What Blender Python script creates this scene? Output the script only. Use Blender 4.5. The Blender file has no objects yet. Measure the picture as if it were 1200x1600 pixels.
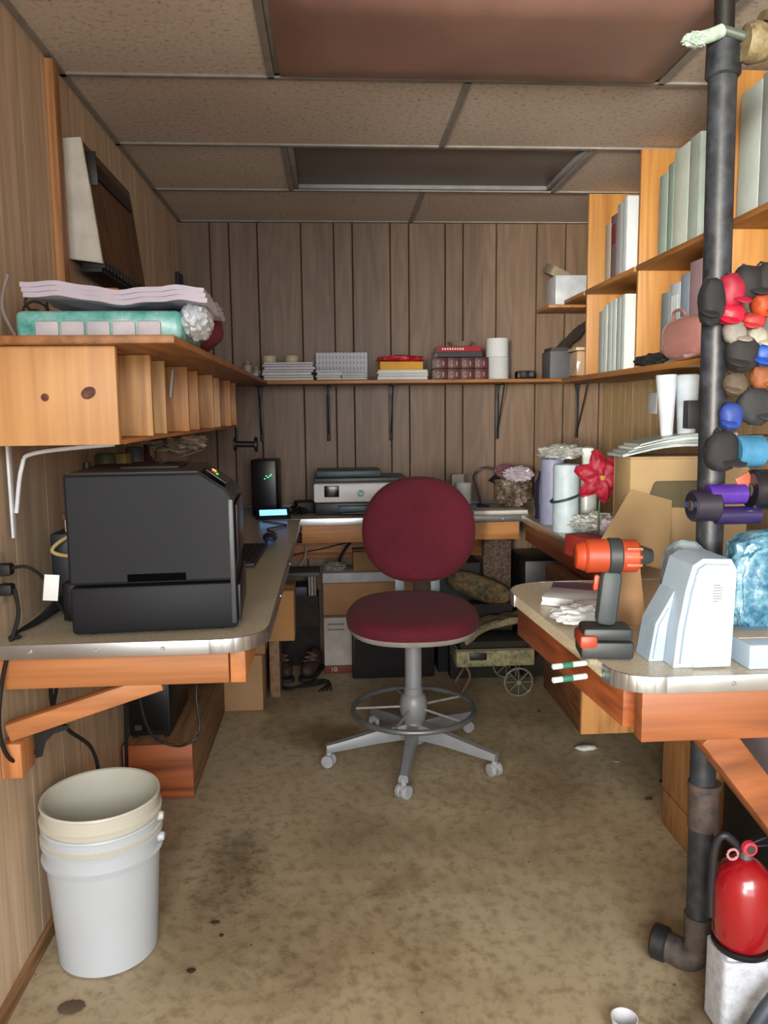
import bpy, bmesh, math, random
from math import pi, sin, cos, radians, tan, sqrt
from mathutils import Vector, Matrix, Euler, noise
random.seed(7)
S = bpy.context.scene
COL = S.collection
# ------------------------------------------------------------ camera, light, exposure
EYE = 1.40
cam = bpy.data.cameras.new('camera'); CAM = bpy.data.objects.new('camera', cam); COL.objects.link(CAM)
cam.lens = 1230 * 36 / 1600; cam.sensor_width = 36; cam.clip_start = .02
RM = Matrix.Rotation(radians(-3.7), 4, 'Z') @ Matrix.Rotation(radians(90 - 7.2), 4, 'X') @ Matrix.Rotation(radians(-0.6), 4, 'Z')
CAM.matrix_world = Matrix.Translation((0, 0, EYE)) @ RM
S.camera = CAM
S.view_settings.view_transform = 'Standard'; S.view_settings.look = 'None'
S.view_settings.gamma = 1; S.view_settings.use_curve_mapping = False
S.view_settings.exposure = 0.0
wd = bpy.data.worlds.new('world'); S.world = wd; wd.use_nodes = True
wd.node_tree.nodes['Background'].inputs[0].default_value = (.80, .90, 1, 1)
wd.node_tree.nodes['Background'].inputs[1].default_value = 1.1

def area(name, loc, target, sx, sy, power, color):
    l = bpy.data.lights.new(name, 'AREA'); l.shape = 'RECTANGLE'; l.size = sx; l.size_y = sy; l.energy = power; l.color = color
    o = bpy.data.objects.new(name, l); COL.objects.link(o); o.location = loc
    o.rotation_euler = (Vector(target) - Vector(loc)).to_track_quat('-Z', 'Y').to_euler()
    return o
area('doorway_skylight', (.0, -2.5, 2.75), (.1, 1.9, .2), 3.2, 2.4, 330, (1, .98, .95))
area('doorway_daylight', (.1, -2.6, 1.2), (.3, 3.4, 1.1), 3.0, 2.0, 70, (1, .97, .93))
wl = area('right_back_fill', (-1.5, -3.3, 1.5), (1.3, 3.9, 1.8), .7, .9, 30, (1, .92, .78)); wl.data.spread = radians(36)  # added narrow warm lamp brightening the far right corner, its source unseen
area('side_window_daylight', (1.25, -.75, 1.75), (.5, 2.4, 1.0), .5, 1.0, 5, (.66, .83, 1))

# ------------------------------------------------------------ helpers
def at(px, py, X=None, Y=None, Z=None):
    d = RM.to_3x3() @ Vector(((px - 600) / 1230, -(py - 800) / 1230, -1))
    t = X / d.x if X is not None else Y / d.y if Y is not None else (Z - EYE) / d.z
    return Vector((0, 0, EYE)) + d * t

class G:
    def __init__(s): s.b = bmesh.new()
    def _m(s, t, M=None):
        if M is not None: t.transform(M)
        me = bpy.data.meshes.new('t'); t.to_mesh(me); s.b.from_mesh(me); bpy.data.meshes.remove(me); t.free(); return s
    def box(s, x0, x1, y0, y1, z0, z1, bev=.002, M=None, seg=2):
        t = bmesh.new()
        bmesh.ops.create_cube(t, size=1, matrix=Matrix.Translation(((x0+x1)/2, (y0+y1)/2, (z0+z1)/2)) @ Matrix.Diagonal((abs(x1-x0), abs(y1-y0), abs(z1-z0), 1)))
        bev = min(bev, .45 * min(abs(x1-x0), abs(y1-y0), abs(z1-z0)))
        if bev > 0: bmesh.ops.bevel(t, geom=t.edges[:], offset=bev, segments=seg, affect='EDGES', profile=.5)
        return s._m(t, M)
    def cb(s, c, d, rot=(0, 0, 0), bev=.002, seg=2):
        return s.box(-d[0]/2, d[0]/2, -d[1]/2, d[1]/2, -d[2]/2, d[2]/2, bev, Matrix.Translation(c) @ Euler(rot).to_matrix().to_4x4(), seg)
    def bar(s, a, b, w, h, bev=.003, up=(0, 0, 1)):
        a, b = Vector(a), Vector(b); d = (b - a); L = d.length; z = d.normalized(); u = Vector(up)
        x = u.cross(z)
        if x.length < 1e-4: x = Vector((1, 0, 0))
        x.normalize(); y = z.cross(x)
        R = Matrix((x, y, z)).transposed().to_4x4()
        return s.box(-w/2, w/2, -h/2, h/2, 0, L, bev, Matrix.Translation(a) @ R)
    def cyl(s, a, b, r, r2=None, n=20):
        r2 = r if r2 is None else r2; a, b = Vector(a), Vector(b); d = b - a; t = bmesh.new()
        bmesh.ops.create_cone(t, cap_ends=True, segments=n, radius1=r, radius2=r2, depth=d.length)
        e = [e for e in t.edges if abs(e.verts[0].co.z - e.verts[1].co.z) < 1e-6]
        bmesh.ops.bevel(t, geom=e, offset=min(r, r2, d.length) * .12, segments=1, affect='EDGES')
        return s._m(t, Matrix.Translation((a + b) / 2) @ d.to_track_quat('Z', 'Y').to_matrix().to_4x4())
    def lathe(s, prof, c=(0, 0, 0), n=40, M=None, sy=1):
        t = bmesh.new(); rings = []
        for r, z in prof:
            rings.append([t.verts.new((r*cos(2*pi*k/n), sy*r*sin(2*pi*k/n), z)) for k in range(n)] if r > 1e-6 else [t.verts.new((0, 0, z))])
        for A, B in zip(rings, rings[1:]):
            for k in range(n):
                j = (k+1) % n
                if len(A) == 1 and len(B) == 1: continue
                if len(A) == 1: t.faces.new((A[0], B[j], B[k]))
                elif len(B) == 1: t.faces.new((A[k], A[j], B[0]))
                else: t.faces.new((A[k], A[j], B[j], B[k]))
        bmesh.ops.recalc_face_normals(t, faces=t.faces[:])
        return s._m(t, Matrix.Translation(c) @ (M or Matrix.Identity(4)))
    def tube(s, pts, r, n=8, smooth=True, closed=False):
        P = [Vector(p) for p in pts]
        if smooth and len(P) > 2:
            Q = []; N = len(P)
            for i in range(N if closed else N - 1):
                g = (lambda k: P[k % N]) if closed else (lambda k: P[max(0, min(N-1, k))])
                p0, p1, p2, p3 = g(i-1), g(i), g(i+1), g(i+2)
                for k in range(6):
                    u = k / 6; Q.append(.5*((2*p1)+(p2-p0)*u+(2*p0-5*p1+4*p2-p3)*u*u+(3*p1-p0-3*p2+p3)*u**3))
            if not closed: Q.append(P[-1])
            P = Q
        t = bmesh.new(); rings = []; N = len(P); ref = Vector((.31, .22, .92))
        for i, p in enumerate(P):
            d = (P[(i+1) % N] - P[i-1]) if closed else (P[min(i+1, N-1)] - P[max(i-1, 0)])
            d.normalize(); a = d.cross(ref).normalized(); b = d.cross(a)
            rings.append([t.verts.new(p + r*(a*cos(2*pi*k/n) + b*sin(2*pi*k/n))) for k in range(n)])
        for i in range(N if closed else N-1):
            A, B = rings[i], rings[(i+1) % N]
            for k in range(n): t.faces.new((A[k], A[(k+1) % n], B[(k+1) % n], B[k]))
        if not closed: t.faces.new(rings[0]); t.faces.new(rings[-1][::-1])
        bmesh.ops.recalc_face_normals(t, faces=t.faces[:])
        return s._m(t)
    def prism(s, poly, z0, z1, bev=0, M=None):
        t = bmesh.new(); v = [t.verts.new((x, y, z0)) for x, y in poly]; f = t.faces.new(v)
        e = bmesh.ops.extrude_face_region(t, geom=[f])
        for q in e['geom']:
            if isinstance(q, bmesh.types.BMVert): q.co.z = z1
        bmesh.ops.recalc_face_normals(t, faces=t.faces[:])
        if bev:
            ed = [q for q in t.edges if abs(q.verts[0].co.z-q.verts[1].co.z) < 1e-7]
            bmesh.ops.bevel(t, geom=ed, offset=bev, segments=2, affect='EDGES')
        return s._m(t, M)
    def blob(s, c, d, amp=.15, fr=3, seed=0, sub=4, sq=1.0, M=None):
        t = bmesh.new(); bmesh.ops.create_icosphere(t, subdivisions=sub, radius=1)
        for v in t.verts:
            p = v.co.normalized(); q = Vector([math.copysign(abs(a)**sq, a) for a in p])
            k = 1 + amp * noise.noise(p*fr + Vector((seed*7.1, seed*3.3, 1)))+ amp*.5 * noise.noise(p*fr*2.7 + Vector((seed*2.1, 5, 1)))
            v.co = Vector((q.x*d[0]/2, q.y*d[1]/2, q.z*d[2]/2)) * k
        return s._m(t, Matrix.Translation(c) @ (M or Matrix.Identity(4)))
    def sheet(s, fn, nu, nv, th=.001, M=None):
        t = bmesh.new(); V = [[t.verts.new(fn(i/nu, j/nv)) for j in range(nv+1)] for i in range(nu+1)]
        for i in range(nu):
            for j in range(nv): t.faces.new((V[i][j], V[i+1][j], V[i+1][j+1], V[i][j+1]))
        bmesh.ops.recalc_face_normals(t, faces=t.faces[:])
        bmesh.ops.solidify(t, geom=t.faces[:], thickness=th)
        return s._m(t, M)

WM = {}
def _mesh(name, g, mat, smooth):
    me = bpy.data.meshes.new(name); g.b.to_mesh(me); g.b.free()
    me.materials.append(mat)
    if smooth:
        for p in me.polygons: p.use_smooth = True
        try: me.set_sharp_from_angle(angle=radians(38))
        except Exception: pass
    return me
def tag(o, label=None, cat=None, group=None, kind=None):
    if label: o['label'] = label
    if cat: o['category'] = cat
    if group: o['group'] = group
    if kind: o['kind'] = kind
    return o
def thing(name, label, cat, loc=(0, 0, 0), rz=0, group=None, rx=0):
    o = bpy.data.objects.new(name, None); COL.objects.link(o); o.empty_display_size = .05
    o.location = loc; o.rotation_euler = (rx, 0, rz)
    WM[o.name] = Matrix.Translation(loc) @ Euler((rx, 0, rz)).to_matrix().to_4x4()
    return tag(o, label, cat, group)
def part(name, g, mat, parent, world=False, smooth=True, label=None, kind=None):
    M = WM[parent.name]
    if world: g.b.transform(M.inverted())
    o = bpy.data.objects.new(name, _mesh(name, g, mat, smooth)); COL.objects.link(o); o.parent = parent
    WM[o.name] = M
    if label: o['label'] = label
    if kind: o['kind'] = kind
    return o
def solo(name, g, mat, label=None, cat=None, group=None, kind=None, smooth=True):
    zs = [v.co for v in g.b.verts]
    c = Vector(((min(v.x for v in zs)+max(v.x for v in zs))/2, (min(v.y for v in zs)+max(v.y for v in zs))/2, min(v.z for v in zs)))
    g.b.transform(Matrix.Translation(-c))
    o = bpy.data.objects.new(name, _mesh(name, g, mat, smooth)); COL.objects.link(o); o.location = c
    WM[o.name] = Matrix.Translation(c)
    return tag(o, label, cat, group, kind)
def struct(name, g, mat, smooth=False): return solo(name, g, mat, kind='structure', smooth=smooth)
def text(name, s, size, mat, parent, loc, rot, ext=.0004, world=True):
    cu = bpy.data.curves.new(name, 'FONT'); cu.body = s; cu.size = size; cu.extrude = ext; cu.align_x = 'CENTER'; cu.align_y = 'CENTER'
    to = bpy.data.objects.new('tmp', cu); COL.objects.link(to)
    me = bpy.data.meshes.new_from_object(to.evaluated_get(bpy.context.evaluated_depsgraph_get()))
    bpy.data.objects.remove(to)
    M = Matrix.Translation(loc) @ Euler(rot).to_matrix().to_4x4()
    if world: M = WM[parent.name].inverted() @ M
    me.transform(M); me.materials.clear(); me.materials.append(mat)
    o = bpy.data.objects.new(name, me); COL.objects.link(o); o.parent = parent; WM[o.name] = WM[parent.name]; return o

# ------------------------------------------------------------ materials
def lin(h):
    c = [int(h[i:i+2], 16)/255 for i in (0, 2, 4)]
    return tuple(x/12.92 if x <= .04045 else ((x+.055)/1.055)**2.4 for x in c) + (1,)
MC = {}
def nt(name):
    m = bpy.data.materials.new(name); m.use_nodes = True; t = m.node_tree; return m, t, t.nodes['Principled BSDF']
def nd(t, ty, **k):
    n = t.nodes.new(ty)
    for a, v in k.items():
        if a in n.inputs: n.inputs[a].default_value = v
        else: setattr(n, a, v)
    return n
def coords(t, scale, rot=(0, 0, 0), kind='Object'):
    tc = nd(t, 'ShaderNodeTexCoord'); mp = nd(t, 'ShaderNodeMapping'); mp.inputs['Scale'].default_value = scale; mp.inputs['Rotation'].default_value = rot
    t.links.new(tc.outputs[kind], mp.inputs[0]); return mp.outputs[0]
def ramp(t, fac, stops):
    r = nd(t, 'ShaderNodeValToRGB'); e = r.color_ramp.elements
    while len(e) < len(stops): e.new(.5)
    for q, (p, c) in zip(e, stops): q.position = p; q.color = c if len(c) == 4 else c + (1,)
    t.links.new(fac, r.inputs[0]); return r.outputs[0]
def mix(t, a, b, fac, mode='MIX'):
    m = nd(t, 'ShaderNodeMix', data_type='RGBA', blend_type=mode)
    for i, v in ((0, fac), (6, a), (7, b)):
        if hasattr(v, 'links'): t.links.new(v, m.inputs[i])
        else: m.inputs[i].default_value = v
    return m.outputs[2]
def bump(t, b, h, st=.2, dist=.002):
    n = nd(t, 'ShaderNodeBump', Strength=st, Distance=dist); t.links.new(h, n.inputs['Height']); t.links.new(n.outputs[0], b.inputs['Normal'])
def pl(col, rough=.5, metal=0, var=.12, sc=14, bmp=0, emit=0, trans=0, coat=0, sheen=0):
    key = (col, rough, metal, var, sc, bmp, emit, trans, coat, sheen)
    if key in MC: return MC[key]
    m, t, b = nt('paint_' + col); c = lin(col)
    n = nd(t, 'ShaderNodeTexNoise', Scale=1.0, Detail=5.0); t.links.new(coords(t, (sc, sc, sc)), n.inputs['Vector'])
    d = tuple(x*(1-var) for x in c[:3]) + (1,); u = tuple(min(1, x*(1+var)) for x in c[:3]) + (1,)
    t.links.new(ramp(t, n.outputs[0], [(.35, d), (.65, u)]), b.inputs['Base Color'])
    b.inputs['Roughness'].default_value = rough; b.inputs['Metallic'].default_value = metal
    if emit: b.inputs['Emission Color'].default_value = c; b.inputs['Emission Strength'].default_value = emit
    if trans: b.inputs['Transmission Weight'].default_value = trans
    if coat: b.inputs['Coat Weight'].default_value = coat
    if sheen: b.inputs['Sheen Weight'].default_value = sheen
    if bmp:
        n2 = nd(t, 'ShaderNodeTexNoise', Scale=1.0, Detail=3.0); t.links.new(coords(t, (sc*12,)*3), n2.inputs['Vector']); bump(t, b, n2.outputs[0], bmp)
    MC[key] = m; return m
def wood(light, dark, axis='z', sc=1, rough=.55, seed=0, knots=0, plank=0, wave=1, cst=.5):
    key = ('w', light, dark, axis, sc, rough, seed, knots, plank, wave, cst)
    if key in MC: return MC[key]
    m, t, b = nt('wood_' + light); L, D = lin(light), lin(dark)
    lo = {'x': 0, 'y': 1, 'z': 2}[axis]
    s1 = [34*sc]*3; s1[lo] = 1.6*sc; s2 = [9*sc]*3; s2[lo] = 1.1*sc; s3 = [140*sc]*3; s3[lo] = 5*sc
    def off(v):
        a = nd(t, 'ShaderNodeVectorMath', operation='ADD'); a.inputs[1].default_value = (seed*3.7, seed*1.9, seed*5.3); t.links.new(v, a.inputs[0]); return a.outputs[0]
    n1 = nd(t, 'ShaderNodeTexNoise', Scale=1.0, Detail=4.0); t.links.new(off(coords(t, s1)), n1.inputs['Vector'])
    wv = nd(t, 'ShaderNodeTexNoise', Scale=1.0, Detail=1.0); t.links.new(off(coords(t, s2)), wv.inputs['Vector'])
    mt = nd(t, 'ShaderNodeMath', operation='MULTIPLY'); mt.inputs[1].default_value = 55 * wave; t.links.new(wv.outputs[0], mt.inputs[0])
    sn = nd(t, 'ShaderNodeMath', operation='SINE'); t.links.new(mt.outputs[0], sn.inputs[0])
    n3 = nd(t, 'ShaderNodeTexNoise', Scale=1.0, Detail=3.0); t.links.new(off(coords(t, s3)), n3.inputs['Vector'])
    a1 = nd(t, 'ShaderNodeMath', operation='MULTIPLY_ADD'); a1.inputs[1].default_value = .10; t.links.new(sn.outputs[0], a1.inputs[0]); t.links.new(n1.outputs[0], a1.inputs[2])
    a2 = nd(t, 'ShaderNodeMath', operation='MULTIPLY_ADD'); a2.inputs[1].default_value = .5; t.links.new(n3.outputs[0], a2.inputs[0]); t.links.new(a1.outputs[0], a2.inputs[2])
    w = .5*cst
    c = ramp(t, a2.outputs[0], [(max(0, .75-w), D), (min(1, .75+w*.6), L)])
    if plank:   # slow tone change from board to board
        s4 = [7.0]*3; s4[lo] = 0
        n4 = nd(t, 'ShaderNodeTexWhiteNoise', noise_dimensions='3D')
        sp = nd(t, 'ShaderNodeVectorMath', operation='SNAP'); sp.inputs[1].default_value = (1, 1, 1)
        t.links.new(off(coords(t, s4)), sp.inputs[0]); t.links.new(sp.outputs[0], n4.inputs[0])
        c = mix(t, c, ramp(t, n4.outputs[0], [(0, (.80, .78, .76)), (1, (1, 1, 1))]), plank, 'MULTIPLY')
    if knots:
        vo = nd(t, 'ShaderNodeTexVoronoi', Scale=1.0, feature='F1'); s5 = [5.0]*3; s5[lo] = 2.6; t.links.new(off(coords(t, s5)), vo.inputs['Vector'])
        c = mix(t, lin('4a2412'), c, ramp(t, vo.outputs[0], [(.05*knots, (0, 0, 0)), (.13*knots, (1, 1, 1))]))
    t.links.new(c, b.inputs['Base Color']); b.inputs['Roughness'].default_value = rough
    bump(t, b, a2.outputs[0], .12)
    MC[key] = m; return m

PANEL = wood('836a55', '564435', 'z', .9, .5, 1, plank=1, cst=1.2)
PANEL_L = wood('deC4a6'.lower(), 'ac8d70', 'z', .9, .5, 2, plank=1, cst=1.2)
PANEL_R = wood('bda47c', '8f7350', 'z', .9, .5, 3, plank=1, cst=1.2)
PINE = wood('dca368', 'a9693a', 'z', .7, .5, 4, cst=.9)
PINE_X = wood('c07f4c', '8d542e', 'x', .7, .5, 5, cst=.9)
PINE_Y = wood('c4814a', '8f532c', 'y', .7, .5, 6, cst=.9)
SHELF = wood('a8713f', '6d4324', 'x', .8, .5, 7, cst=.8)
SHELF_Y = wood('a8713f', '6d4324', 'y', .8, .5, 7, cst=.8)
REDW = wood('8f5430', '60351a', 'x', .7, .45, 8, cst=.8)
REDW_Y = wood('8f4c28', '5c2c14', 'y', .7, .45, 8, cst=.8)
BOOKW = wood('c08c4b', '8e5c2d', 'z', .6, .45, 9, cst=.9)
BOOKW_Y = wood('b07a40', '75491f', 'y', .6, .5, 9, cst=.9)
PLY = wood('b98a58', '825630', 'z', .9, .5, 10, cst=.8)
PLY_D = wood('8b6a4a', '5a4029', 'y', .9, .6, 11, cst=.8)
DARKGAP = pl('1c130c', .9)
STEEL = pl('b4b6b8', .32, .9, .06)
STEEL_D = pl('777b80', .4, .8)
BLACK = pl('16171a', .45, 0, .1)
BLACK_M = pl('101012', .6)
RUBBER = pl('0c0c0d', .75)
WHITE = pl('dfe2e4', .4, 0, .03)
WHITE_B = pl('9eb2c4', .4, 0, .03)
PAPER = pl('cfcfcb', .85, 0, .05)
CARD = pl('a07f5e', .85, 0, .06, 8)
CARD_L = pl('a98c66', .85, 0, .06, 8)
GREY = pl('8b8f92', .5)
LAMINATE = None

def concrete():
    m, t, b = nt('concrete_floor')
    n1 = nd(t, 'ShaderNodeTexNoise', Scale=1.0, Detail=8.0, Roughness=.62); t.links.new(coords(t, (1.6, 1.6, 1.6)), n1.inputs['Vector'])
    n2 = nd(t, 'ShaderNodeTexNoise', Scale=1.0, Detail=6.0, Roughness=.7); t.links.new(coords(t, (26, 26, 26)), n2.inputs['Vector'])
    n3 = nd(t, 'ShaderNodeTexNoise', Scale=1.0, Detail=3.0); t.links.new(coords(t, (2.4, 2.0, 2.2)), n3.inputs['Vector'])
    c = ramp(t, n1.outputs[0], [(.30, lin('85745a')), (.5, lin('aa9b7e')), (.72, lin('bbad91'))])
    c = mix(t, c, ramp(t, n2.outputs[0], [(.36, (.62, .58, .54)), (.52, (1, 1, 1)), (.8, (1.0, 1.0, 1.0))]), .75, 'MULTIPLY')
    c = mix(t, c, ramp(t, n3.outputs[0], [(.30, lin('a89880')), (.42, (1, 1, 1, 1))]), .8, 'MULTIPLY')
    # dark spots of grime
    vo = nd(t, 'ShaderNodeTexVoronoi', Scale=1.0); t.links.new(coords(t, (16, 16, 16)), vo.inputs['Vector'])
    c = mix(t, lin('3a3024'), c, ramp(t, vo.outputs[0], [(.03, (.25, .25, .25)), (.09, (1, 1, 1))]))
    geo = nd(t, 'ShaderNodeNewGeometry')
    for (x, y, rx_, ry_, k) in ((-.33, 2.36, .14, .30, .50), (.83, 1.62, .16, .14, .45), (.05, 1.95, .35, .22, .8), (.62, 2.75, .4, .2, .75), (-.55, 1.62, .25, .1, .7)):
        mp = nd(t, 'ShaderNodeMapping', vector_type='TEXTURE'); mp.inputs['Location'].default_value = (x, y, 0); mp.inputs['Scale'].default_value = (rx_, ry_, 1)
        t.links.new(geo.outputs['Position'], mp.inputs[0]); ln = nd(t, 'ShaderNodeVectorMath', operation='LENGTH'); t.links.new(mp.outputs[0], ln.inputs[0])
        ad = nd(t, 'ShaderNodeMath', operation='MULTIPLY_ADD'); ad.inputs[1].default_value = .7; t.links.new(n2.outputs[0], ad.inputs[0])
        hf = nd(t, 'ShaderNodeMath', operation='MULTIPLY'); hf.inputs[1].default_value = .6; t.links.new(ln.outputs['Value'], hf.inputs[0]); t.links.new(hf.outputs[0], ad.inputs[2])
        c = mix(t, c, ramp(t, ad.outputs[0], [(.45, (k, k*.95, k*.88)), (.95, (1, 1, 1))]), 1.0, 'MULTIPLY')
    t.links.new(c, b.inputs['Base Color']); b.inputs['Roughness'].default_value = .55
    bump(t, b, n2.outputs[0], .15, .003); return m
def tilemat():
    m, t, b = nt('mineral_fibre_tile')
    n1 = nd(t, 'ShaderNodeTexNoise', Scale=1.0, Detail=5.0, Roughness=.7); t.links.new(coords(t, (60, 60, 60)), n1.inputs['Vector'])
    n2 = nd(t, 'ShaderNodeTexNoise', Scale=1.0, Detail=2.0); t.links.new(coords(t, (1.5, 1.5, 1.5)), n2.inputs['Vector'])
    c = ramp(t, n1.outputs[0], [(.30, lin('8f8071')), (.46, lin('d2c4b6')), (.7, lin('dacdc1'))])
    c = mix(t, c, ramp(t, n2.outputs[0], [(.3, (.86, .82, .78)), (.7, (1, 1, 1))]), 1.0, 'MULTIPLY')
    t.links.new(c, b.inputs['Base Color']); b.inputs['Roughness'].default_value = .9; bump(t, b, n1.outputs[0], .2, .003); return m
def laminate():
    m, t, b = nt('speckled_laminate')
    n1 = nd(t, 'ShaderNodeTexNoise', Scale=1.0, Detail=3.0, Roughness=.8); t.links.new(coords(t, (160, 160, 160)), n1.inputs['Vector'])
    n2 = nd(t, 'ShaderNodeTexNoise', Scale=1.0, Detail=3.0); t.links.new(coords(t, (5, 5, 5)), n2.inputs['Vector'])
    c = ramp(t, n1.outputs[0], [(.38, lin('aca189')), (.62, lin('cfc6b0'))])
    c = mix(t, c, ramp(t, n2.outputs[0], [(.3, (.88, .86, .82)), (.7, (1, 1, 1))]), 1.0, 'MULTIPLY')
    t.links.new(c, b.inputs['Base Color']); b.inputs['Roughness'].default_value = .28; return m
def fabric(col, dk):
    m, t, b = nt('woven_fabric_' + col)
    n1 = nd(t, 'ShaderNodeTexNoise', Scale=1.0, Detail=2.0); t.links.new(coords(t, (420, 420, 420)), n1.inputs['Vector'])
    n2 = nd(t, 'ShaderNodeTexNoise', Scale=1.0, Detail=3.0); t.links.new(coords(t, (7, 7, 7)), n2.inputs['Vector'])
    c = mix(t, ramp(t, n1.outputs[0], [(.3, lin(dk)), (.65, lin(col))]), ramp(t, n2.outputs[0], [(.3, (.8, .8, .8)), (.65, (1, 1, 1))]), 1.0, 'MULTIPLY')
    t.links.new(c, b.inputs['Base Color']); b.inputs['Roughness'].default_value = .9; b.inputs['Sheen Weight'].default_value = .04
    bump(t, b, n1.outputs[0], .35, .001); return m
def mottled(name, cols, sc=8, rough=.6, bm=.3):
    m, t, b = nt(name)
    n1 = nd(t, 'ShaderNodeTexNoise', Scale=1.0, Detail=5.0, Roughness=.65); t.links.new(coords(t, (sc, sc, sc)), n1.inputs['Vector'])
    k = len(cols); t.links.new(ramp(t, n1.outputs[0], [(.32 + .36*i/(k-1), lin(c)) for i, c in enumerate(cols)]), b.inputs['Base Color'])
    b.inputs['Roughness'].default_value = rough; bump(t, b, n1.outputs[0], bm, .004); return m
CONC, TILE, LAMINATE = concrete(), tilemat(), laminate()

# ------------------------------------------------------------ the room
WL, WR, WB, CE, Y0 = -.79, 1.52, 4.37, 2.41, -.9
struct('wall_front', G().box(WL-.1, WR+.1, Y0-.08, Y0, 2.2, CE+.14, 0), pl('8b7358', .7))
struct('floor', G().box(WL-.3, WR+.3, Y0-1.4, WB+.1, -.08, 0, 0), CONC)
def panel_wall(name, axis, plane, cuts, th, mat, z0=0, z1=CE+.02):
    g = G(); back = G()
    for a, b in zip(cuts, cuts[1:]):
        if axis == 'x': g.box(a+.0022, b-.0022, plane, plane+th, z0, z1, .003, seg=1)
        else: g.box(plane, plane+th, a+.0018, b-.0018, z0, z1, 0)
    # solid backing behind the boards, seen only as the dark groove
    d = math.copysign(.05, th)
    if axis == 'x': g.box(cuts[0], cuts[-1], plane+.0045, plane+.0045+d, z0, z1, 0)
    else: g.box(plane+math.copysign(.0015, th), plane+math.copysign(.0015, th)+d, cuts[0], cuts[-1], z0, z1, 0)
    o = struct(name, g, mat)
    me = o.data; me.materials.append(DARKGAP)
    for p in me.polygons[-6:]: p.material_index = 1
    return o
bc = [WL-.05, -.629, -.528, -.379, -.148, .027, .127, .33, .431, .629, .727, .91, 1.133, 1.293, 1.497, 1.57]
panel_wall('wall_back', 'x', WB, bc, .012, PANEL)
def cuts(a, b, seq):
    r = [a]; k = 0
    while r[-1] < b - .02: r.append(min(b, r[-1] + seq[k % len(seq)])); k += 1
    return r
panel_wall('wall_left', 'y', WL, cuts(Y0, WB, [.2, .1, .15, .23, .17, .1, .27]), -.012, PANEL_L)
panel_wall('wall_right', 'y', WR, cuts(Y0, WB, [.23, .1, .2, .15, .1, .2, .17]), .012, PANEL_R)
# suspended ceiling: tiles laid in a grid, one row each
rows = [(-.0+.72-1.22, .11), (.11, .72), (.72, 1.33), (1.33, 1.94), (1.94, 2.55), (2.55, 3.16), (3.16, 3.77), (3.77, WB)]
g = G()
LX0, LX1 = -.165, 1.045
for i, (a, b) in enumerate(rows):
    xs = [WL-.02, .44, WR+.02] if i % 2 == 1 else [WL-.02, LX0, LX1, WR+.02]
    for x0, x1 in zip(xs, xs[1:]):
        if i in (4, 6) and abs(x0-LX0) < .01: continue
        g.box(x0+.008, x1-.008, a+.008, b-.008, CE+.004, CE+.02, .002, seg=1)
g.box(WL-.1, WR+.1, Y0, WB+.1, CE+.12, CE+.14, 0)
struct('ceiling', g, TILE)
g = G()
for i, (a, b) in enumerate(rows):
    g.box(WL, WR, b-.011, b+.011, CE-.003, CE+.005, .001, seg=1); g.box(WL, WR, b-.002, b+.002, CE, CE+.035, 0)
    xs = [.44] if i % 2 == 1 else [LX0, LX1]
    for x in xs: g.box(x-.011, x+.011, a, b, CE-.003, CE+.005, .001, seg=1)
g.box(WL, WL+.02, Y0, WB, CE-.003, CE+.004, .001); g.box(WR-.02, WR, Y0, WB, CE-.003, CE+.004, .001); g.box(WL, WR, WB-.02, WB, CE-.003, CE+.004, .001)
struct('trim_1', g, pl('8f8a84', .5, .1))
# fluorescent troffers, switched off
t = thing('ceiling_light', 'flat dark grey ceiling light panel, switched off, nearer the back wall', 'ceiling light', (.44, 3.465, CE), 0, None)
part('frame', G().box(LX0+.012, LX1-.012, 3.165, 3.19, CE+.003, CE+.09).box(LX0+.012, LX1-.012, 3.74, 3.765, CE+.003, CE+.09).box(LX0+.012, LX0+.035, 3.165, 3.765, CE+.003, CE+.09).box(LX1-.035, LX1-.012, 3.165, 3.765, CE+.003, CE+.09), pl('8a888a', .5), t, True)
part('diffuser', G().box(LX0+.035, LX1-.035, 3.19, 3.74, CE+.02, CE+.03), pl('6b625e', .35, 0, .08, 3), t, True)
t = thing('ceiling_light', 'large pinkish brown ceiling light panel with bulging lens, nearest the camera', 'ceiling light', (.44, 2.245, CE), 0, None)
part('frame', G().box(LX0+.012, LX1-.012, 1.945, 1.97, CE+.003, CE+.09).box(LX0+.012, LX1-.012, 2.52, 2.545, CE+.003, CE+.09).box(LX0+.012, LX0+.035, 1.945, 2.545, CE+.003, CE+.09).box(LX1-.035, LX1-.012, 1.945, 2.545, CE+.003, CE+.09), pl('8a8078', .5), t, True)
def lens(u, v):
    x = LX0+.03+(LX1-LX0-.06)*u; y = 1.965+.56*v; e = min(u*2.2, (1-u)*2.2, v, 1-v)*2
    return Vector((x, y, CE-.002-.028*sin(min(1, e*2.2)*pi/2)))
part('diffuser', G().sheet(lens, 40, 24, .003), pl('8c6c62', .4, 0, .14, 3), t, True)
# conduit-like batten on left wall
struct('trim_2', G().box(WL, WL+.025, 2.41, 2.46, 1.57, 2.40, .003), wood('b9814f', '82522e', 'z', .8, .5, 12))
struct('trim_3', G().box(WL, WL+.012, Y0, 2.35, 0, .045, .003), wood('9a7450', '6a4a30', 'y', .8, .6, 13))

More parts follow.
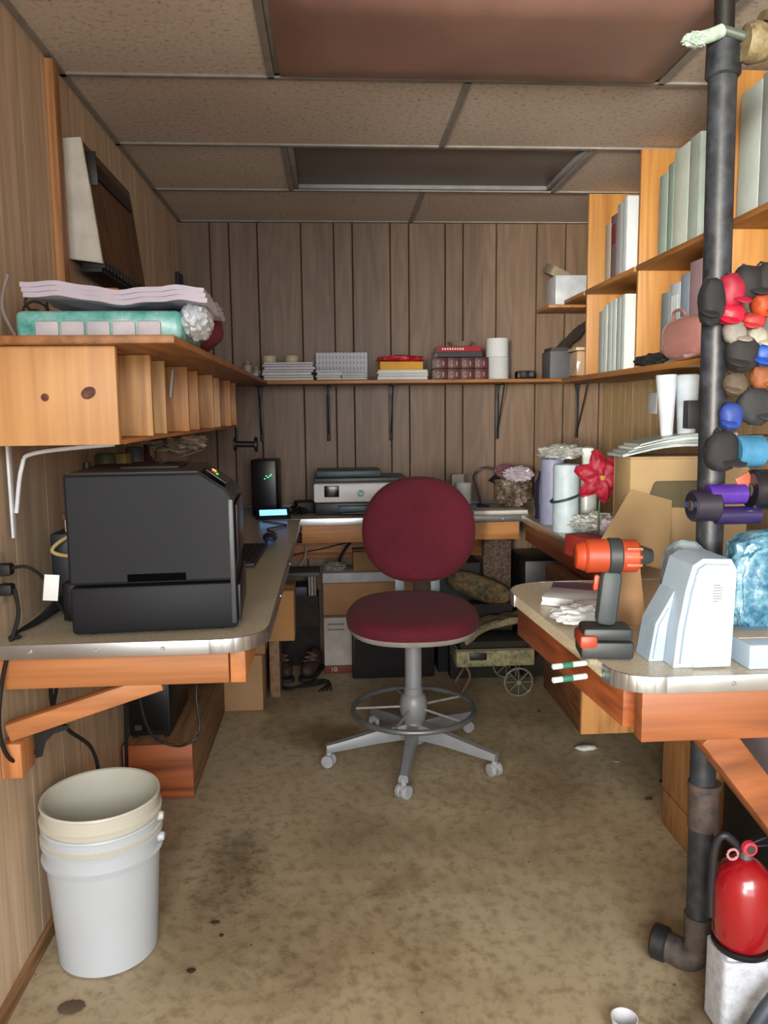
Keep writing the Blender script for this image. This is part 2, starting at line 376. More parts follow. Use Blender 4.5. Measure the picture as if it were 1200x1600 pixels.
# ------------------------------------------------------------ worktops
D = .88
def rounded(poly, rs, n=8):
    out = []; N = len(poly)
    for i, p in enumerate(poly):
        p = Vector(p); r = rs[i]
        if r == 0: out.append(tuple(p)); continue
        a = (Vector(poly[i-1])-p).normalized(); b = (Vector(poly[(i+1) % N])-p).normalized()
        s, e = p+a*r, p+b*r
        for k in range(n+1):
            u = k/n; out.append(tuple(s*(1-u)**2 + p*2*u*(1-u) + e*u*u))
    return out
def edging(pts, closed=False):
    g = G(); n = len(pts)
    for a, b in zip(pts, pts[1:]):
        d = Vector(b)-Vector(a); nrm = Vector((d.y, -d.x)).normalized()*.0015
        p = Vector(a)+nrm; q = Vector(b)+nrm
        g.bar((p.x, p.y, D-.016), (q.x+d.normalized().x*.001, q.y+d.normalized().y*.001, D-.016), .034, .004, .0008, up=(nrm.x, nrm.y, 0))
    return g
def worktop(label, poly, rs, edge_range, screws):
    pts = rounded(poly, rs)
    c = Vector(pts[0])
    t = thing('worktop', label, 'worktop', (sum(p[0] for p in pts)/len(pts), sum(p[1] for p in pts)/len(pts), D-.03))
    part('laminate_top', G().prism(pts, D-.03, D), LAMINATE, t, True)
    e = part('edge_band', edging(pts[edge_range[0]:edge_range[1]]), STEEL, t, True, label='ribbed metal edge strip')
    for q in screws: part('screw', G().cyl(q[0], Vector(q[0])+Vector(q[1])*.004, .005, .004, 10), pl('cfd2d4', .25, .9), e, True)
    return t
DLF = 1.80
tl = worktop('left worktop of speckled beige laminate, under the big black printer', [(WL, DLF), (-.165, DLF), (-.165, 3.88), (WL, 3.88)], [0, .13, 0, 0], (0, 11), [((-.70, DLF-.003, D-.016), (0, -1, 0)), ((-.55, DLF-.003, D-.016), (0, -1, 0)), ((-.40, DLF-.003, D-.016), (0, -1, 0)), ((-.162, 2.3, D-.016), (1, 0, 0)), ((-.162, 2.8, D-.016), (1, 0, 0))])
tb = worktop('back worktop along the far wall, under the white inkjet printer', [(WL, 3.882), (.95, 3.882), (1.52, 3.882), (1.52, WB), (WL, WB)], [0]*5, (0, 2), [((x, 3.879, D-.016), (0, -1, 0)) for x in (-.05, .2, .7, .85)])
part('backsplash_lip', G().box(WL+.002, 1.518, WB-.012, WB-.001, D, D+.02), STEEL_D, tb, True)
tr = worktop('right worktop along the bookcase wall, holding the cardboard and paper clutter', [(.95, 3.88), (.95, 2.332), (1.52, 2.332), (1.52, 3.88)], [0]*4, (0, 2), [])
tp = worktop('peninsula worktop at front right with rounded metal-edged corners, under the drill', [(.555, 1.45), (1.52, 1.45), (1.52, 2.33), (.50, 2.33)], [.09, 0, 0, .17], (0, 40), [((.78, 1.447, D-.016), (0, -1, 0)), ((.90, 1.447, D-.016), (0, -1, 0)), ((.545, 1.7, D-.016), (-1, 0, 0))])
# aprons
def board(label, a, b, w, h, mat, cat='board', name='apron_board'):
    return solo(name, G().bar(a, b, w, h, .003), mat, label, cat)
def bx(name, x0, x1, y0, y1, z0, z1, mat, label, cat, bev=.003): return solo(name, G().box(x0, x1, y0, y1, z0, z1, bev), mat, label, cat)
bx('apron_board', WL+.002, -.255, DLF+.03, DLF+.068, .765, D-.031, PINE_X, 'orange pine board below the front edge of the left worktop', 'board')
bx('apron_board', -.252, -.215, DLF+.03, 3.86, .765, D-.031, PINE_Y, 'long pine board below the aisle side of the left worktop', 'board')
bx('apron_board', -.16, .94, 3.90, 3.94, .755, D-.031, wood('bd8650', '89582e', 'x', .7, .5, 20), 'pine board below the front edge of the back worktop', 'board')
bx('apron_board', .96, .998, 2.34, 3.86, .755, D-.031, REDW_Y, 'dark pine board below the edge of the right worktop', 'board')
bx('apron_board', .60, 1.50, 1.455, 1.495, .745, D-.031, REDW, 'thick reddish board below the front of the peninsula', 'board')
solo('apron_board', G().bar((.60, 1.51, .80), (.545, 2.20, .80), .036, .09, .003), REDW_Y, 'reddish board below the rounded aisle edge of the peninsula', 'board')
bx('ledger_board', -.60, .95, WB-.05, WB-.002, .60, .69, wood('b0743e', '7a4722', 'x', .7, .5, 21, knots=1), 'pine ledger board low on the back wall under the worktop', 'board')
# braces
solo('diagonal_brace', G().bar((WL+.02, DLF+.03, .665), (-.42, DLF+.06, .768), .04, .042), PINE_X, 'diagonal pine brace holding up the left worktop', 'brace')
bx('mounting_block', WL+.002, WL+.05, DLF+.01, DLF+.09, .555, .64, wood('c98450', '935a30', 'z', .7, .5, 22), 'short pine block on the left wall at the foot of the brace', 'block')
a = at(1095, 1150, Y=1.54); b = at(1230, 1330, Y=1.62)
solo('diagonal_brace', G().bar((a.x, 1.515, .745), (a.x + 3.2*(b.x-a.x), 1.62, .745+3.2*(b.z-a.z)), .055, .07), REDW, 'diagonal reddish brace under the peninsula with a chrome screw', 'brace')
g = G().prism([(-.738, .645), (-.655, .652), (-.655, .642), (-.69, .632), (-.712, .61), (-.722, .575), (-.738, .57)], DLF+.085, DLF+.09, 0, Matrix(((1, 0, 0, 0), (0, 0, 1, 0), (0, 1, 0, 0), (0, 0, 0, 1))))
solo('corner_bracket', g, BLACK, 'black metal corner bracket beside the mounting block on the left wall', 'bracket')

# ------------------------------------------------------------ left shelf and pigeonholes
SH = 1.566
bx('long_shelf', WL+.001, -.325, 1.70, WB-.001, SH-.018, SH, SHELF_Y, 'long stained wooden shelf on the left wall above the pigeonholes', 'shelf')
t = thing('pigeonhole_rack', 'pine pigeonhole rack hanging beneath the left wall shelf', 'pigeonhole rack', (-.63, 2.8, 1.33))
kn = wood('d3a068', 'a26a3a', 'z', .55, .5, 31, plank=1, cst=1.1)
fb = part('divider', G().box(WL+.003, -.457, 1.735, 1.755, 1.337, SH-.019, .002), kn, t, True, label='knotty pine end board facing the camera')
KN = mottled('knot', ['2c130a', '5a2c17', '7a4526'], 60)
for px, py, w, h, an in ((70, 621, .0085, .0085, 0), (138, 614, .0165, .0125, -.5)):
    c = at(px, py, Y=1.7346)
    part('knot', G().lathe([(0, 0), (.6, .0002), (1, -.0004)], c, 24, Matrix.Rotation(an, 4, 'Y') @ Matrix.Diagonal((w, 1, h, 1)) @ Matrix.Rotation(pi/2, 4, 'X')), KN, fb, True)
ys = [2.0, 2.22, 2.50, 2.76, 3.02, 3.28, 3.53, 3.83]
for i, y in enumerate(ys):
    part('divider', G().box(WL+.003, -.455 + (.0 if i % 2 else .012), y, y+.018, 1.348, SH-.019, .002), wood(['d9a468', 'e0b078', 'cd9154', 'd69a5c'][i % 4], ['a4703c', 'b88448', '985f30', 'a06835'][i % 4], 'z', .7, .5, 40+i), t, True)
part('bottom_board', G().box(WL+.003, -.46, 1.756, 3.86, 1.337, 1.347, .002), PINE_Y, t, True)
part('back_board', G().box(WL+.002, WL+.006, 1.756, 3.86, 1.347, SH-.019, .001), PLY_D, t, True)
# pencil-cup jars, cloth in pigeonholes
solo('plastic_jar', G().lathe([(0, 0), (.04, 0), (.042, .01), (.042, .10), (.034, .115), (.034, .125), (0, .125)], (-.53, 3.62+.08, 1.3475), 24), pl('c2beb8', .25, 0, .1), 'cloudy plastic jar in the far pigeonhole of the left rack', 'jar')
solo('paper_note', G().cb((-.462, 2.36, 1.49), (.004, .06, .08), (.0, .12, .1), .0005), pl('b9bcc2', .8), 'bluish white paper slip sticking out of the pigeonholes', 'paper')
# white shelf bracket
g = G(); 
g.bar((WL+.02, 1.93, 1.335), (-.49, 1.93, 1.335), .022, .006, .001); g.bar((WL+.022, 1.93, 1.335), (WL+.022, 1.93, 1.11), .022, .006, .001, up=(1, 0, 0))
g.tube([(WL+.03, 1.93, 1.17), (WL+.05, 1.93, 1.28), (WL+.085, 1.93, 1.313), (-.52, 1.93, 1.331)], .005, 8)
solo('shelf_bracket', g, pl('dcdfe3', .35), 'white enamelled shelf bracket below the front pigeonhole on left wall', 'bracket')
# back shelf
bx('back_shelf', -.324, 1.199, 4.06, WB-.001, SH-.018, SH, SHELF, 'narrow stained shelf running along the back wall', 'shelf')
bpos = [(408, 'leftmost black metal shelf bracket on the back wall, at the pigeonholes'), (513, 'second black shelf bracket from left, above the white inkjet printer'), (611, 'third black shelf bracket from left, just above the red chair'), (778, 'fourth black shelf bracket from left, under the white paper roll'), (903, 'rightmost black shelf bracket on the back wall, near the bookcase')]
for px, lb in bpos:
    x = at(px, 640, Y=4.34).x
    t = thing('shelf_bracket', lb, 'bracket', (x, WB-.012, SH-.018), 0, 'black shelf brackets under the back shelf')
    part('wall_arm', G().box(-.010, .010, -.003, .004, -.30, -.002, .002).prism([(-.018, 0), (.018, 0), (.009, -.05), (-.009, -.05)], -.004, .004, 0, Matrix.Rotation(pi/2, 4, 'X')), BLACK, t)
    part('shelf_arm', G().box(-.010, .010, -.24, 0, -.005, -.001, .001), BLACK, t)
    part('gusset', G().bar((0, -.01, -.26), (0, -.18, -.006), .006, .010), BLACK, t)

# ------------------------------------------------------------ bookcase on the right wall
BX = 1.22
t = thing('bookcase', 'tall orange pine wall bookcase on the right side with three bays', 'bookcase', (1.37, 2.7, SH))
for y in (3.76, 3.13, 2.42, 1.78):
    part('divider', G().box(BX, WR-.004, y, y+.02, SH+.001, CE-.006, .002), BOOKW, t, True)
part('shelf_board', G().box(BX-.03, WR-.004, 1.5, 4.10, SH-.024, SH, .003), BOOKW_Y, t, True)
for a_, b_ in ((3.781, 4.10), (3.151, 3.759), (2.441, 3.129), (1.801, 2.419), (1.5, 1.779)):
    part('shelf_board', G().box(BX-.012, WR-.004, a_, b_, 1.945, 1.965, .003), BOOKW_Y, t, True)
part('back_panel', G().box(WR-.010, WR-.004, 1.5, 3.78, SH+.001, CE-.006, .001), BOOKW, t, True)
bx('corner_shelf', 1.13, WR-.004, 4.105, WB-.002, 1.93, 1.945, BOOKW_Y, 'small wooden corner shelf high on the back wall', 'shelf')
def binder(label, y0, th, z0, h, depth, col, x=None, tilt=0, rough=.5, group='binders and books in the bookcase', cat='binder', name='binder', lab=None):
    x = BX+.012 if x is None else x
    t = thing(name, label, cat, (x, y0, z0+.0005), 0, group)
    m = pl(col, rough, 0, .06)
    part('cover', G().box(0, .004, 0, th, 0, h, .0015).box(.004, depth, 0, .003, 0, h, .001).box(.004, depth, th-.003, th, 0, h, .001), m, t)
    part('pages', G().box(.006, depth-.006, .004, th-.004, .004, h-.006, .001), PAPER, t)
    if lab: part('spine_label', G().box(-.001, .0002, th*.2, th*.8, h*.55, h*.85, 0), pl(lab, .6), t)
    return t
def row(y_start, items, z0, where, depth=.22):
    y = y_start; n = len(items)
    for i, (th, h, col, desc, lab) in enumerate(items):
        y -= th; binder(f'{desc}, {ORD[i]} from left {where}', y+.001, th-.002, z0, h, depth, col, lab=lab)
ORD = ['first', 'second', 'third', 'fourth', 'fifth', 'sixth', 'seventh', 'eighth', 'ninth']
row(3.56, [(.07, .25, 'b9aea0', 'pale beige binder', None), (.075, .27, '6f5f63', 'greyish mauve binder with a maroon label', '7a2438'), (.06, .30, 'a8aeb6', 'light grey binder', None), (.055, .31, 'c9d2da', 'white binder', None)], 1.965, 'on the far bay upper shelf')
row(3.62, [(.06, .28, 'a5adb0', 'grey-white binder', None), (.055, .30, 'cfdde0', 'white binder', None), (.055, .305, 'bccdd2', 'pale blue-white binder', None), (.055, .31, 'd5e0e2', 'bright white binder', None), (.05, .31, 'aebec4', 'bluish grey binder', None), (.05, .315, 'c8d2d4', 'off-white binder', None)], SH, 'on the far bay lower shelf')
row(2.98, [(.075, .29, '9fb3ae', 'pale green binder', None), (.05, .31, '87a096', 'sage green binder', None), (.12, .34, 'c9d6d0', 'fat white binder', None), (.08, .345, 'b9cac4', 'greenish white binder', None)], 1.965, 'on the middle bay upper shelf')
row(2.93, [(.07, .26, '7f8a92', 'slate grey binder', None), (.09, .28, 'b4c2cf', 'pale blue binder', 'd0d8de'), (.07, .30, '8fa0b4', 'grey-blue binder', None), (.09, .33, 'b39aa5', 'dusty pink binder', None), (.06, .34, 'ab94a0', 'mauve pink binder', None)], SH+.0, 'on the middle bay lower shelf')
row(2.40, [(.12, .36, 'bccac8', 'large white binder', None), (.08, .37, 'a2b0b2', 'light grey binder', None), (.05, .37, '4e5256', 'charcoal binder', None), (.09, .37, '7f8d90', 'grey binder', None), (.10, .36, '9faeb0', 'blue-grey binder', None)], 1.965, 'on the nearest bay upper shelf')
row(2.33, [(.10, .20, 'b9bec0', 'short white folder', None), (.08, .22, 'a9aeb4', 'short grey folder', None)], SH, 'on the nearest bay lower shelf')
t = thing('pink_case', 'glossy rounded dusty pink case at the front of the middle bay lower shelf', 'case', (1.165, 2.62, SH))
part('shell', G().blob((.03, 0, .071), (.10, .30, .142), .03, 2, 3, 4, .7), pl('b8827e', .25, 0, .06, coat=.7), t)
part('handle', G().tube([(.0, -.05, .139), (-.005, -.03, .16), (-.005, .03, .16), (0, .05, .139)], .005, 8), pl('9a6a68', .4), t)
solo('dark_cloth', G().blob((1.225, 2.98, SH+.022), (.09, .26, .045), .35, 3, 9), pl('24262a', .8, 0, .3, 30), 'crumpled dark cloth lying on the lower bookcase shelf', 'cloth')
# yellow-black thing in upper bay
solo('cable_coil', G().tube([(1.25+.02*cos(k*.9), 2.50+.035*cos(k*.9+1), 1.99+.012*k) for k in range(20)], .011, 8), pl('2a241c', .6), 'dark cable coil standing beside the middle bay binders', 'cable')
solo('yellow_strap', G().tube([(1.21, 2.53, 2.10), (1.20, 2.50, 2.13), (1.205, 2.46, 2.12), (1.22, 2.45, 2.10), (1.225, 2.47, 1.975)], .008, 8), pl('c9a22a', .5), 'yellow strap beside the dark cable coil', 'strap')

# ------------------------------------------------------------ piles on back shelf
def slab(name, label, cat, c, d, col, rz=0, rough=.7, group=None, pages=True, spine=False):
    t = thing(name, label, cat, c, rz, group)
    w, l, h = d
    if pages and h > .008:
        part('cover', G().box(-w/2, w/2, -l/2, l/2, 0, .0015, .0005).box(-w/2, w/2, -l/2, l/2, h-.0015, h, .0005).box(-w/2, w/2, l/2-.0015, l/2, 0, h, .0005).box(-w/2, w/2, -l/2, -l/2+(.0015 if spine else .0012), 0, h if spine else h*.4, .0004), pl(col, rough, 0, .08), t)
        part('pages', G().box(-w/2+.002, w/2-.002, -l/2+.003, l/2-.002, .0016, h-.0016, .0005), PAPER, t)
    else: part('sheets', G().box(-w/2, w/2, -l/2, l/2, 0, h, .001), pl(col, rough, 0, .08), t)
    return t
def pile(name, cat, x, y, z0, w, l, specs, desc, group):
    z = z0 + .0004; n = len(specs)
    for i, (h, col, cd) in enumerate(specs):
        pos = 'topmost' if i == n-1 else 'bottom one' if i == 0 else f'{ORD[i]} from bottom'
        slab(name, f'{cd} {name.replace("_", " ")}, {pos} {desc}', cat, (x+random.uniform(-.008, .008), y+random.uniform(-.006, .006), z), (w*random.uniform(.93, 1), l*random.uniform(.93, 1), h), col, random.uniform(-.05, .05), group=group)
        z += h + .0004
    return z
YS = 4.20
def sx(px): return at(px, 590, Y=4.12).x
z = pile('booklet', 'booklet', (sx(412)+sx(492))/2, YS, SH, sx(492)-sx(412), .22, [(.014, 'b4a7a0', 'beige'), (.012, 'a09aa6', 'grey'), (.015, 'b9b2b0', 'off-white'), (.012, '8f8a9c', 'lilac grey'), (.014, 'a59fae', 'pale lilac'), (.012, '938e9e', 'dull lilac'), (.012, '9d98a8', 'greyish')], 'in the pile below the two tape rolls', 'booklets in the leftmost shelf pile')
for px, lb in ((421, 'cream tape roll on the booklet pile, left of the pair'), (456, 'cream tape roll on the booklet pile, right of the pair')):
    x = at(px, 545, Y=4.2).x
    solo('tape_roll', G().lathe([(.018, 0), (.034, 0), (.036, .003), (.036, .033), (.034, .036), (.018, .036), (.018, 0)], (x, 4.18, z+.001), 28), pl('b9aa8c', .6), lb, 'tape roll')
for px, h, lb in ((385, .075, 'small pale jar at the left end of the back shelf'), (399, .045, 'short beige jar beside the pale jar on the back shelf')):
    x = at(px, 560, Y=4.2).x
    t = thing('small_jar', lb, 'jar', (x, 4.26, SH+.001))
    part('body', G().lathe([(0, 0), (.022, 0), (.024, .004), (.024, h+.01), (.016, h+.02), (0, h+.02)], n=20), pl('a89c8c', .4), t)
    part('lid', G().lathe([(0, h+.0205), (.018, h+.0205), (.018, h+.034), (0, h+.034)], n=20), pl('8c8078', .5), t)
pile('booklet', 'booklet', sx(388)-.015, 4.16, SH, .14, .20, [(.012, 'a39ba6', 'grey'), (.010, 'bdb6bb', 'pale grey'), (.012, '9c96a0', 'dim grey')], 'in the low pile next to the left wall', 'booklets in the low corner pile')
# white calendar board leaning
x0, x1 = sx(493), sx(577)
t = thing('ruled_card', 'white card with rows of handwritten marks leaning on back wall', 'card', ((x0+x1)/2, 4.30, SH+.001))
def ruled():
    m, tt, b = nt('ruled_card_print')
    w1 = nd(tt, 'ShaderNodeTexWave', Scale=1.0, Distortion=.6); w1.inputs['Detail'].default_value = 1
    tt.links.new(coords(tt, (17, 0, 14)), w1.inputs['Vector'])
    w2 = nd(tt, 'ShaderNodeTexWave', Scale=1.0, bands_direction='Z'); tt.links.new(coords(tt, (0, 0, 11)), w2.inputs['Vector'])
    a_ = ramp(tt, w1.outputs[0], [(.90, (0, 0, 0)), (.97, (1, 1, 1))]); b_ = ramp(tt, w2.outputs[0], [(.35, (0, 0, 0)), (.5, (1, 1, 1))])
    f = mix(tt, a_, b_, 1.0, 'MULTIPLY')
    tt.links.new(mix(tt, lin('c9cad2'), lin('4f5678'), f), b.inputs['Base Color']); b.inputs['Roughness'].default_value = .8; return m
part('sheet', G().box(-(x1-x0)/2, (x1-x0)/2, 0, .004, 0, .155, .001), ruled(), t)
pile('booklet', 'booklet', sx(513), 4.14, SH, .13, .20, [(.012, 'b3a49c', 'beige'), (.010, 'a8a2ac', 'grey'), (.014, 'bab4b4', 'pale'), (.012, '9aa0ae', 'bluish')], 'in the pile before the ruled card', 'booklets before the ruled card')
pile('booklet', 'booklet', sx(554), 4.14, SH, .13, .18, [(.012, 'b09a88', 'tan'), (.010, '8f9cac', 'blue-grey'), (.010, 'a8aeb8', 'pale blue')], 'in the small pile right of the ruled card', 'booklets right of the ruled card')
xm = (sx(590)+sx(668))/2
z = pile('paper_pad', 'paper pad', xm, 4.16, SH, sx(668)-sx(590), .20, [(.016, 'c3c6c9', 'white'), (.014, 'b4b9bf', 'greyish white'), (.018, 'cdd0d2', 'bright white')], 'under the red and yellow packets', 'white paper pads on the back shelf')
slab('packet', 'yellow snack-like packet with pink panel, lower of the bright packets', 'packet', (xm-.012, 4.15, z), (.22, .15, .042), 'd09a30', .04, pages=False)
solo('packet', G().blob((xm-.01, 4.16, z+.059), (.24, .17, .03), .2, 4, 2, 4, .6), pl('b8283c', .35, 0, .35, 40), 'crinkled red packet on top of the yellow packet', 'packet')
solo('brown_bag', G().blob((xm+.01, 4.27, z+.065), (.17, .08, .05), .15, 3, 5), pl('6d5236', .8), 'brown paper bag top behind the red packet', 'bag')
# red encyclopedias: two rows of maroon volumes with gilt spines
x0, x1 = sx(678), sx(762)
gold = pl('8f7444', .4, .5)
for rr in range(2):
    for k in range(4):
        w = (x1-x0)/4
        t = thing('maroon_volume', f'maroon hardback with gilt spine, {ORD[k]} from left in the {"lower" if rr == 0 else "upper"} row on the back shelf', 'book', (x0+w*k+.001, 4.10, SH+.001+rr*.0565), 0, 'maroon gilt volumes on the back shelf')
        part('cover', G().box(0, w-.002, 0, .004, 0, .055, .002).box(0, w-.002, .004, .17, 0, .002, .0005).box(0, w-.002, .004, .17, .053, .055, .0005), pl('4c1620', .45, 0, .2, 40), t)
        part('pages', G().box(.001, w-.003, .0045, .165, .0025, .0525, .0005), PAPER, t)
        g = G()
        for q, za, zb in ((.25, .008, .020), (.25, .034, .040), (.62, .014, .036)): g.box(w*q-.001, w*q+.004, -.0008, .0004, za, zb, 0)
        part('gilt_marks', g, gold, t)
zz = SH+.115
slab('grey_book', 'dark grey book lying on the maroon volumes', 'book', ((x0+x1)/2-.012, 4.18, zz), (.235, .17, .026), '3a3e42', .02, spine=True)
t = slab('red_book', 'bright red book on top of the grey one with white title', 'book', ((x0+x1)/2-.01, 4.18, zz+.0265), (.225, .165, .028), '96202a', -.02, spine=True)
g = G()
for k in range(9): g.box(-.09+k*.013, -.082+k*.013, -.0832, -.0822, .009, .019, 0)
part('title_marks', g, pl('d8c8c0', .6), t)
solo('mesh_bowl', G().lathe([(.0, .0), (.05, .004), (.07, .025), (.066, .028), (.045, .01), (0, .006)], ((x0+x1)/2+.01, 4.2, zz+.056), 28), pl('8c7e70', .6), 'shallow grey-brown bowl on top of the red book', 'bowl')
# white paper roll
x = at(778, 570, Y=4.17).x
solo('paper_roll', G().lathe([(.018, 0), (.056, 0), (.056, .115), (.018, .115), (.018, 0)], (x, 4.17, SH+.001), 32), pl('bfc4c8', .8, 0, .03), 'lower white paper roll at the right of the back shelf', 'paper roll', 'white paper rolls')
solo('paper_roll', G().lathe([(.018, 0), (.058, 0), (.058, .095), (.018, .095), (.018, 0)], (x-.004, 4.17, SH+.117), 32), pl('cdd1d4', .8, 0, .03), 'upper white paper roll, stacked on the lower roll', 'paper roll', 'white paper rolls')
g = G()
for k in range(3): g.lathe([(.0, 0), (.02, .0), (.024, .02), (.024, .045), (.018, .055), (0, .055)], (at(806+k*14, 580, Y=4.17).x, 4.17+.01*k, SH+.001), 20)
t = thing('lens_gadget', 'small black gadget with lenses right of the paper rolls', 'gadget', (at(820, 580, Y=4.17).x, 4.17, SH+.001))
part('body', G().cb((0, 0, .022), (.10, .06, .044), (0, 0, .1), .012), BLACK, t); part('lens', G().cyl((-.02, -.03, .025), (-.02, -.05, .025), .018), pl('2a2c30', .2), t); part('lens', G().cyl((.025, -.03, .025), (.025, -.045, .025), .015), pl('2a2c30', .2), t)
# far right of the back shelf: grey box, dark angled tool, clear box
def ob(px0, px1, py1, py0, Y, dy, z0): 
    a, b = at(px0, py0, Y=Y), at(px1, py1, Y=Y); return a.x, b.x, Y, Y+dy, z0, z0+(b.z-a.z)
x0, x1, y0, y1, z0, z1 = ob(868, 890, 545, 588, 4.08, .16, SH+.001)
t = thing('magazine_box', 'dark grey file box at the right end of back shelf', 'file box', ((x0+x1)/2, 4.16, SH+.001))
part('body', G().box(x0-.03, x1+.01, y0, y1, z0, z1, .003), pl('55555c', .6), t, True)
part('contents', G().box(x0-.022, x1, y0+.01, y1-.01, z1, z1+.02, .002), pl('3a3836', .8), t, True)
solo('dark_feather_duster', G().blob((1.29, 4.24, SH+.215), (.30, .04, .05), .35, 4, 8, 4, 1, Matrix.Rotation(-.75, 4, 'Y')).tube([(1.20, 4.22, SH+.13), (1.17, 4.21, SH+.11), (1.165, 4.2, SH+.105)], .01), pl('2c221c', .9, 0, .3, 40), 'dark brown brush leaning up out of the grey file box', 'brush')
t = thing('clear_canister', 'clear plastic canister on the shelf beside the bookcase', 'canister', (1.23, 3.90, SH+.001))
part('body', G().box(1.20, 1.28, 3.84, 3.98, SH+.001, SH+.125, .012), pl('a99076', .12, 0, .1, 20, coat=.8), t, True)
part('lid', G().box(1.195, 1.285, 3.835, 3.985, SH+.125, SH+.142, .005), pl('b8a48c', .3), t, True)
# tray on the corner shelf
t = thing('white_tray', 'white plastic tub on the small corner shelf', 'tub', (1.27, 4.2, 1.946))
part('body', G().box(1.17, 1.38, 4.13, 4.32, 1.9465, 2.10, .01), pl('b9bfc8', .4), t, True)
part('papers', G().cb((1.20, 4.22, 2.125), (.10, .12, .05), (.3, .4, .2), .002), pl('8d7d68', .8), t, True)

# ------------------------------------------------------------ on the left shelf
t = thing('pad_package', 'teal and clear plastic package of white pads on the left shelf', 'package', (-.49, 1.97, SH+.001))
part('wrapper', G().box(-.70, -.335, 1.84, 2.12, SH+.001, SH+.068, .014, seg=3), mottled('teal_wrap', ['3f8f86', '6fb3aa', 'a9c9c4'], 22, .25), t, True)
for k in range(5): part('pad', G().box(-.655+k*.056, -.603+k*.056, 1.832, 1.845, SH+.008, SH+.044, .006), pl('c5bfc4', .6), t, True)
def cloth(u, v):
    x = -.68+.40*u; y = 1.83+.30*v
    return Vector((x, y, SH+.128-.016*u+.006*sin(9*u+3*v)+.012*noise.noise(Vector((u*5, v*5, 1)))))
g = G()
for k in range(3): g.sheet(lambda u, v, k=k: cloth(u, v)+Vector((.004*k, -.003*k, -.0115*k)), 26, 14, .0105)
t = solo('folded_cloth', g, pl('b6aebb', .85, 0, .05), 'folded lilac-white fabric lying on top of the teal package', 'cloth')
solo('plastic_bag_end', G().blob((-.315, 1.93, SH+.052), (.075, .19, .085), .22, 4, 4), pl('c7cdd4', .35, 0, .06), 'crumpled white plastic bag at the shelf edge beside the package', 'bag')
solo('red_hat', G().blob((-.355, 2.2, SH+.065), (.13, .14, .13), .12, 2, 6), pl('5c1c26', .8), 'dark red rounded hat behind the folded fabric', 'hat')
solo('loose_strap', G().tube([(-.72, 1.9, SH+.012), (-.74, 1.88, SH+.08), (-.715, 1.86, SH+.15)], .004), pl('8b7d78', .6), 'thin grey strap standing up at left of the package', 'strap')
# wall-mounted box
t = thing('wall_box', 'brown wood-fronted wall box with cream side, high on the left wall', 'wall box', (WL+.05, 2.85, 1.84))
XZY = Matrix(((1, 0, 0, 0), (0, 0, 1, 0), (0, 1, 0, 0), (0, 0, 0, 1)))
part('side_panel', G().prism([(WL+.002, 1.875), (WL+.002, 2.225), (-.735, 2.228), (-.712, 2.05), (-.690, 1.862)], 2.53, 2.55, .003, XZY), pl('cdc7ba', .6), t, True, label='cream side panel')
part('cabinet', G().prism([(WL+.002, 1.875), (WL+.002, 2.225), (-.740, 2.228), (-.717, 2.05), (-.697, 1.875)], 2.551, 3.13, .003, XZY), wood('6e4c34', '442c1c', 'z', .9, .6, 51), t, True)
part('metal_strap', G().bar((-.728, 2.60, 2.165), (-.728, 3.08, 2.165), .05, .008, .002, up=(1, 0, .14)).bar((-.726, 2.575, 2.10), (-.73, 2.575, 2.20), .05, .008, .002, up=(0, 1, 0)), pl('1d1614', .5), t, True)
g = G()
for k in range(14): g.box(-.76, -.69, 2.56+.04*k, 2.585+.04*k, 1.852, 1.875, .001)
g.box(-.765, -.70, 2.555, 3.12, 1.84, 1.854, .001)
part('vent', g, pl('14110f', .6), t, True)
solo('pine_block', G().box(-.735, -.635, 2.48, 2.86, SH+.001, SH+.215, .003), PINE_Y, 'orange pine block on the left shelf below the wall box', 'block')
solo('coiled_wire', G().tube([(WL+.05+.03*cos(k*1.1), 2.09+.01*sin(k*.7), SH+.04+.03*sin(k*1.1)+.004*k) for k in range(22)], .0035, 6), pl('28231f', .6), 'tangled dark wire beside the pine block on left shelf', 'wire')
bx('blue_strip', WL+.003, WL+.02, 4.22, 4.34, SH+.02, 2.13, pl('28303c', .5), 'narrow dark blue strip standing in the far left corner', 'strip')
bx('grey_card', WL+.003, WL+.012, 3.25, 3.5, SH+.02, SH+.23, pl('6f6a5f', .8), 'grey card pinned to the left wall above the shelf', 'card')

